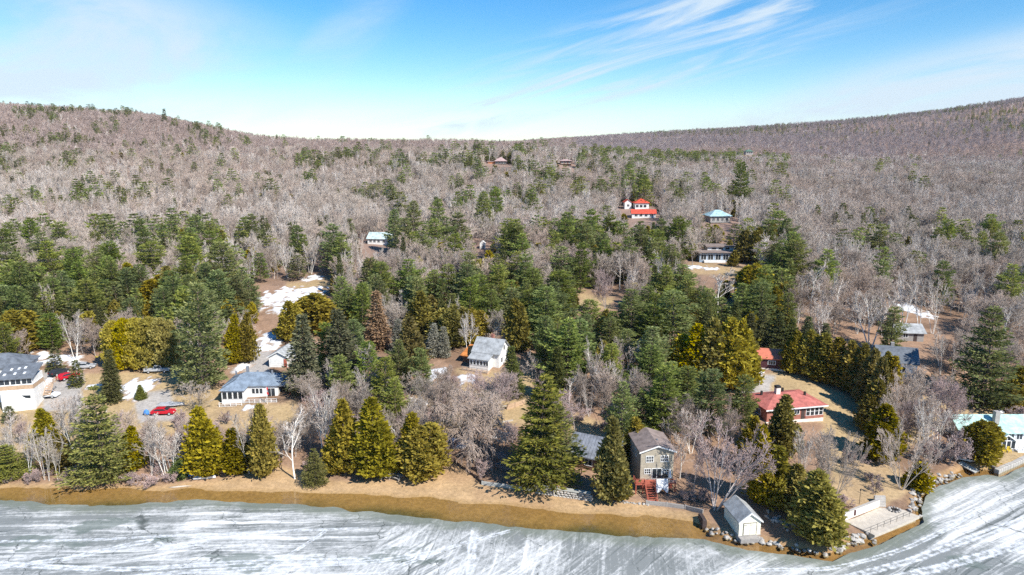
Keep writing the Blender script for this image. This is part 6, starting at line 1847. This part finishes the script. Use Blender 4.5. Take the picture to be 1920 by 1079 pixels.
# drop what lies well behind a ridge
colb = np.clip((ppx / 8).astype(int) + 40, 0, 330)
order = np.argsort(sy_)
hz = np.full(331, 2000.0)
vis = np.ones(len(sx_), bool)
tp_, tq_, _ = proj(np.stack([sx_, sy_, sz_ + 16], 1))
for i in order:
    c = colb[i]
    if tq_[i] > hz[c] + 2:
        vis[i] = False
    elif ppy[i] < hz[c]:
        hz[c] = ppy[i]
ok &= vis
for z in OPEN:
    ok &= ~(polydist(ppx, ppy, z) > -3)
d2 = np.full(len(sx_), 9.0)
idx = np.nonzero(ok & (sy_ < 520))[0]
for i in idx:
    q = np.hypot(hero_xy[:, 0] - sx_[i], hero_xy[:, 1] - sy_[i]) - hero_r * 0.8 - 1.2
    if q.min() < 0:
        ok[i] = False
sx_, sy_, sz_, ppx, ppy = (a[ok] for a in (sx_, sy_, sz_, ppx, ppy))
n = len(sx_)
g = np.random.default_rng(99)
u = g.random(n)
cl = fbm(sx_ / 38 + 3, sy_ / 38, 3)          # clumps of conifers
cl2 = fbm(sx_ / 90 + 30, sy_ / 90 + 7, 3)
kinds = np.full(n, 'hardwood', dtype=object)
near = ppy > 560
mid = (ppy <= 560) & (ppy > 470)
woods = (ppy <= 470) & (ppy > 300)
hill = ppy <= 300
# share of conifers by zone
cf = np.where(near, 0.62, np.where(mid, 0.44, np.where(woods, 0.045 + 0.22 * ((ppx > 560) & (ppx < 1480) & (ppy < 440) & (ppy > 300)) * sstep(0.45, 0.6, cl), 0.018)))
cf = np.where((ppx > 1480) & ~hill, cf * 0.22, cf)
cf = np.where(hill & (ppx > 1120) & (ppx < 1560) & (ppy < 258), 0.50, cf)
cf = np.where(hill & (ppx >= 1500) & (ppy < 262), 0.10 + 0.5 * (cl2 > 0.56), cf)
cf = np.where(hill & (ppx < 420), 0.02 + 0.40 * (cl > 0.60), cf)
cf = np.where((ppx < 330) & woods, 0.05 + 0.1 * (cl > .6), cf)
cf = cf * np.where(hill, 1.0, 0.35 + 1.3 * sstep(0.36, 0.6, cl))
cf = np.where((ppx > 430) & (ppx < 700) & (ppy > 395) & (ppy < 505), cf * .25, cf)
con = u < cf
v_ = g.random(n)
kinds[con & (v_ < .50)] = 'pine'; kinds[con & (v_ >= .50) & (v_ < .84)] = 'spruce'; kinds[con & (v_ >= .84)] = 'cedar'
kinds[con & (near | mid) & (v_ > .74)] = 'cedar'; kinds[con & (near | mid) & (v_ < .64)] = 'pine'
kinds[con & hill & (v_ >= .35)] = 'spruce'
br_ = ~con & (g.random(n) < np.where(hill, .06, np.where(near, .35, .16 + .5 * (fbm(sx_ / 60 + 77, sy_ / 60, 2) > .53))))
kinds[br_] = 'birch'
hh = np.select([kinds == 'pine', kinds == 'spruce', kinds == 'cedar', kinds == 'birch'], [np.where(near | mid, g.uniform(11, 17.5, n), g.uniform(9, 17, n)), g.uniform(7, 14, n), g.uniform(6, 10, n), g.uniform(8, 14, n)], g.uniform(8, 13.5, n))
hh *= np.where(hill, 0.95, np.where(near, .85, 1.0))
hh *= np.where(con & hill & (ppx > 1120), .72, 1.0)
ww = hh * np.select([kinds == 'pine', kinds == 'spruce', kinds == 'cedar', kinds == 'birch'], [g.uniform(.55, .78, n), g.uniform(.3, .42, n), g.uniform(.45, .6, n), g.uniform(.42, .6, n)], g.uniform(.62, .9, n))
# keep houses, lawns and lanes in view: a tree nearer than them must not cover them
tx, ty, zc_ = proj(np.stack([sx_, sy_, sz_ + hh], 1))
wpx = ww * FPX / zc_ * .5
keep = np.ones(n, bool)
for x0, y0, x1, y1, dep in KEEP:
    keep &= ~((sy_ < dep + 6) & (ppx + wpx > x0) & (ppx - wpx < x1) & (ty < y1) & (ppy > y0))
keep &= ~(near & (ppy > 700) & (g.random(n) < .25))
size = hh * FPX / zc_
in_frame = (ppx > 5) & (ppx < 1915)
LIM = {'pine': 150, 'spruce': 190, 'cedar': 110, 'birch': 150, 'hardwood': 260}
single = np.zeros(n, bool)
for k, lim in LIM.items():
    c = np.nonzero(keep & in_frame & (kinds == k))[0]
    c = c[np.argsort(-size[c])][:lim]
    single[c] = True
for i in np.nonzero(single)[0]:
    TREES.append(dict(kind=kinds[i], p=np.array([sx_[i], sy_[i], sz_[i]]), h=hh[i], w=ww[i], px=float(ppx[i]), py=float(ppy[i]), label=None, hero=False))

# ---- labels: nearest landmark and side of it
ORD = ['nearest', 'second nearest', 'third nearest', 'fourth nearest', 'fifth nearest', 'sixth nearest', 'seventh nearest', 'eighth nearest', 'ninth nearest', 'tenth nearest', 'eleventh nearest', 'twelfth nearest']
LANDMARK += [('the brown larch', 708, 652), ('the tall skyline pine', 1385, 395), ('the wide forked birch', 152, 868), ('the columnar cedar', 966, 660), ('the round clearing tree', 1137, 590), ('the broad golden cedar', 590, 625), ('the bright broad pine', 1260, 665), ('the lone yellow-green pine', 1725, 520), ('the rounded dark pine', 490, 530), ('the dusty olive spruce', 572, 736), ('the drooping leafless tree', 890, 868), ('the white forked birch', 1520, 596), ('the left hilltop', 120, 215), ('the left skyline dip', 480, 260), ('the right hilltop', 1880, 190), ('the central saddle', 1000, 275), ('the left middle woods', 150, 400), ('the right middle woods', 1700, 400), ('the left pine stand', 100, 540)]
buck = {}
for t_ in TREES:
    if t_['label']:
        continue
    best = min(LANDMARK, key=lambda L: math.hypot(L[1] - t_['px'], (L[2] - t_['py']) * 1.6))
    dx, dy = t_['px'] - best[1], (t_['py'] - best[2]) * 1.6
    an = math.degrees(math.atan2(-dy, dx)) % 360
    rel = ('right of', 'above right of', 'above', 'above left of', 'left of', 'below left of', 'below', 'below right of')[int(((an + 22.5) % 360) // 45)]
    t_['d'] = math.hypot(dx, dy)
    buck.setdefault((KIND[t_['kind']][2], rel, best[0]), []).append(t_)
for (kd, rel, lm), ts in buck.items():
    ts.sort(key=lambda t_: t_['d'])
    for i, t_ in enumerate(ts):
        if len(ts) == 1:
            t_['label'] = '%s %s %s' % (kd, rel, lm)
        elif i < 12:
            t_['label'] = '%s %s %s %s' % (ORD[i], kd, rel, lm)
        else:
            t_['label'] = '%s in woods far %s %s' % (kd, rel, lm)

def lod(kind, px_h):
    if kind in ('pine', 'spruce', 'cedar', 'hardwood', 'birch'):
        return kind + ('.2' if px_h > 62 else '.1' if px_h > 24 or kind in ('pine', 'spruce', 'cedar') else '.0')
    return kind + '.2'
g = np.random.default_rng(5)
for i, t_ in enumerate(TREES):
    k = t_['kind']
    px_h = t_['h'] / mpp(t_['p'])
    key = lod(k, px_h)
    if key == 'cedar.2' and not t_['hero']:
        key = 'cedar.2'
    pr = PROTO[key][int(g.integers(len(PROTO[key])))]
    nm, cat, _ = KIND[k]
    sc_ = (t_['w'] / pr.w, t_['w'] / pr.w, t_['h'] / pr.h)
    loc = t_['p'] + np.array([0, 0, -.05])
    rz = g.uniform(0, 6.28)
    if px_h > 45 or t_['hero'] and px_h > 30:
        if hasattr(pr, 'trunk'):
            o = thing(nm, t_['label'], cat, loc, rz, None, sc_)
            new('trunk', pr.trunk, o); new('crown', pr.crown, o)
        else:
            o = new(nm, pr.all, None, loc, rz, sc_, label=t_['label'], category=cat)
    else:
        o = new(nm, pr.all, None, loc, rz, sc_, label=t_['label'], category=cat)
    o['group'] = KIND[k][2] + ' trees'

# ---- everything farther or smaller: the forest as a mass
rest = keep & ~single
def forest(name, label, sel, keys, seed):
    """points carry size, turn and variant; geometry nodes set a tree on each"""
    g = np.random.default_rng(seed)
    ii = np.nonzero(sel)[0]
    if not len(ii):
        return
    protos = [p_ for k_ in keys for p_ in PROTO[k_]]
    pc = bpy.data.collections.new(name + '_kinds')
    for j, p_ in enumerate(protos):
        o = bpy.data.objects.new('%02d_%s' % (j, name), p_.all); pc.objects.link(o)
    var = g.integers(0, len(protos), len(ii))
    ph = np.array([p_.h for p_ in protos])[var]; pw = np.array([p_.w for p_ in protos])[var]
    scl = np.stack([ww[ii] / pw, ww[ii] / pw, hh[ii] / ph], 1)
    me = bpy.data.meshes.new(name)
    me.vertices.add(len(ii)); me.vertices.foreach_set('co', np.stack([sx_[ii], sy_[ii], sz_[ii] - .1], 1).astype(np.float32).ravel())
    me.attributes.new('tree_scale', 'FLOAT_VECTOR', 'POINT').data.foreach_set('vector', scl.astype(np.float32).ravel())
    me.attributes.new('tree_turn', 'FLOAT_VECTOR', 'POINT').data.foreach_set('vector', np.stack([g.normal(size=len(ii)) * .03, g.normal(size=len(ii)) * .03, g.uniform(0, 6.28, len(ii))], 1).astype(np.float32).ravel())
    me.attributes.new('tree_kind', 'INT', 'POINT').data.foreach_set('value', var.astype(np.int32))
    o = new(name, me, kind='stuff', label=label)
    ng = bpy.data.node_groups.new(name, 'GeometryNodeTree')
    ng.interface.new_socket('Geometry', in_out='INPUT', socket_type='NodeSocketGeometry')
    ng.interface.new_socket('Geometry', in_out='OUTPUT', socket_type='NodeSocketGeometry')
    gi = ng.nodes.new('NodeGroupInput'); go = ng.nodes.new('NodeGroupOutput')
    ip = ng.nodes.new('GeometryNodeInstanceOnPoints')
    ci = ng.nodes.new('GeometryNodeCollectionInfo')
    ci.inputs['Collection'].default_value = pc
    ci.inputs['Separate Children'].default_value = True
    ci.inputs['Reset Children'].default_value = True
    def attr(nm, tp):
        a = ng.nodes.new('GeometryNodeInputNamedAttribute'); a.data_type = tp; a.inputs['Name'].default_value = nm
        return [s_ for s_ in a.outputs if s_.enabled and s_.name == 'Attribute'][0]
    L = ng.links
    L.new(gi.outputs[0], ip.inputs['Points']); L.new(ci.outputs[0], ip.inputs['Instance'])
    ip.inputs['Pick Instance'].default_value = True
    L.new(attr('tree_kind', 'INT'), ip.inputs['Instance Index'])
    L.new(attr('tree_turn', 'FLOAT_VECTOR'), ip.inputs['Rotation'])
    L.new(attr('tree_scale', 'FLOAT_VECTOR'), ip.inputs['Scale'])
    L.new(ip.outputs[0], go.inputs[0])
    o.modifiers.new('trees', 'NODES').node_group = ng
    return len(ii)
close = size > 26
for nm, lb, ks in (('hardwood_forest', 'mass of grey leafless hardwoods in the middle woods', ('hardwood',)), ('birch_forest', 'mass of pale leafless birches mixed through the woods', ('birch',)),
                   ('pine_forest', 'scattered far pines in the leafless woods', ('pine',)), ('spruce_forest', 'scattered far dark spruces on the hills', ('spruce',)), ('cedar_forest', 'scattered far olive cedars', ('cedar',))):
    k = ks[0]
    if k == 'hardwood':
        right = (ppx > 1080) & (sy_ > 760 + 500 * fbm(sx_ / 120 + 5, sy_ / 120, 3))
        a = forest('mauve_hill_forest', 'mauve-grey leafless forest covering the far right ridge', rest & (kinds == k) & ~close & right, ['mauvehill.0'], 1)
        a = forest('warm_hill_forest', 'pinkish brown leafless forest covering the left hill and the saddle', rest & (kinds == k) & ~close & ~right & (sy_ > 480 + 120 * fbm(sx_ / 60, sy_ / 60, 2)), ['warmhill.0'], 1)
        a = forest(nm, lb, rest & (kinds == k) & ~close & ~right & ~(sy_ > 480 + 120 * fbm(sx_ / 60, sy_ / 60, 2)), [k + '.0'], 1)
    else:
        a = forest(nm, lb, rest & (kinds == k) & ~close, [k + ('.0' if k == 'birch' else '.1')], 1)
    b = forest('nearer_' + nm, lb + ', nearer part', rest & (kinds == k) & close, [k + '.1'], 2)
    print('FOREST', nm, a, b)
print('TREES', len(TREES))
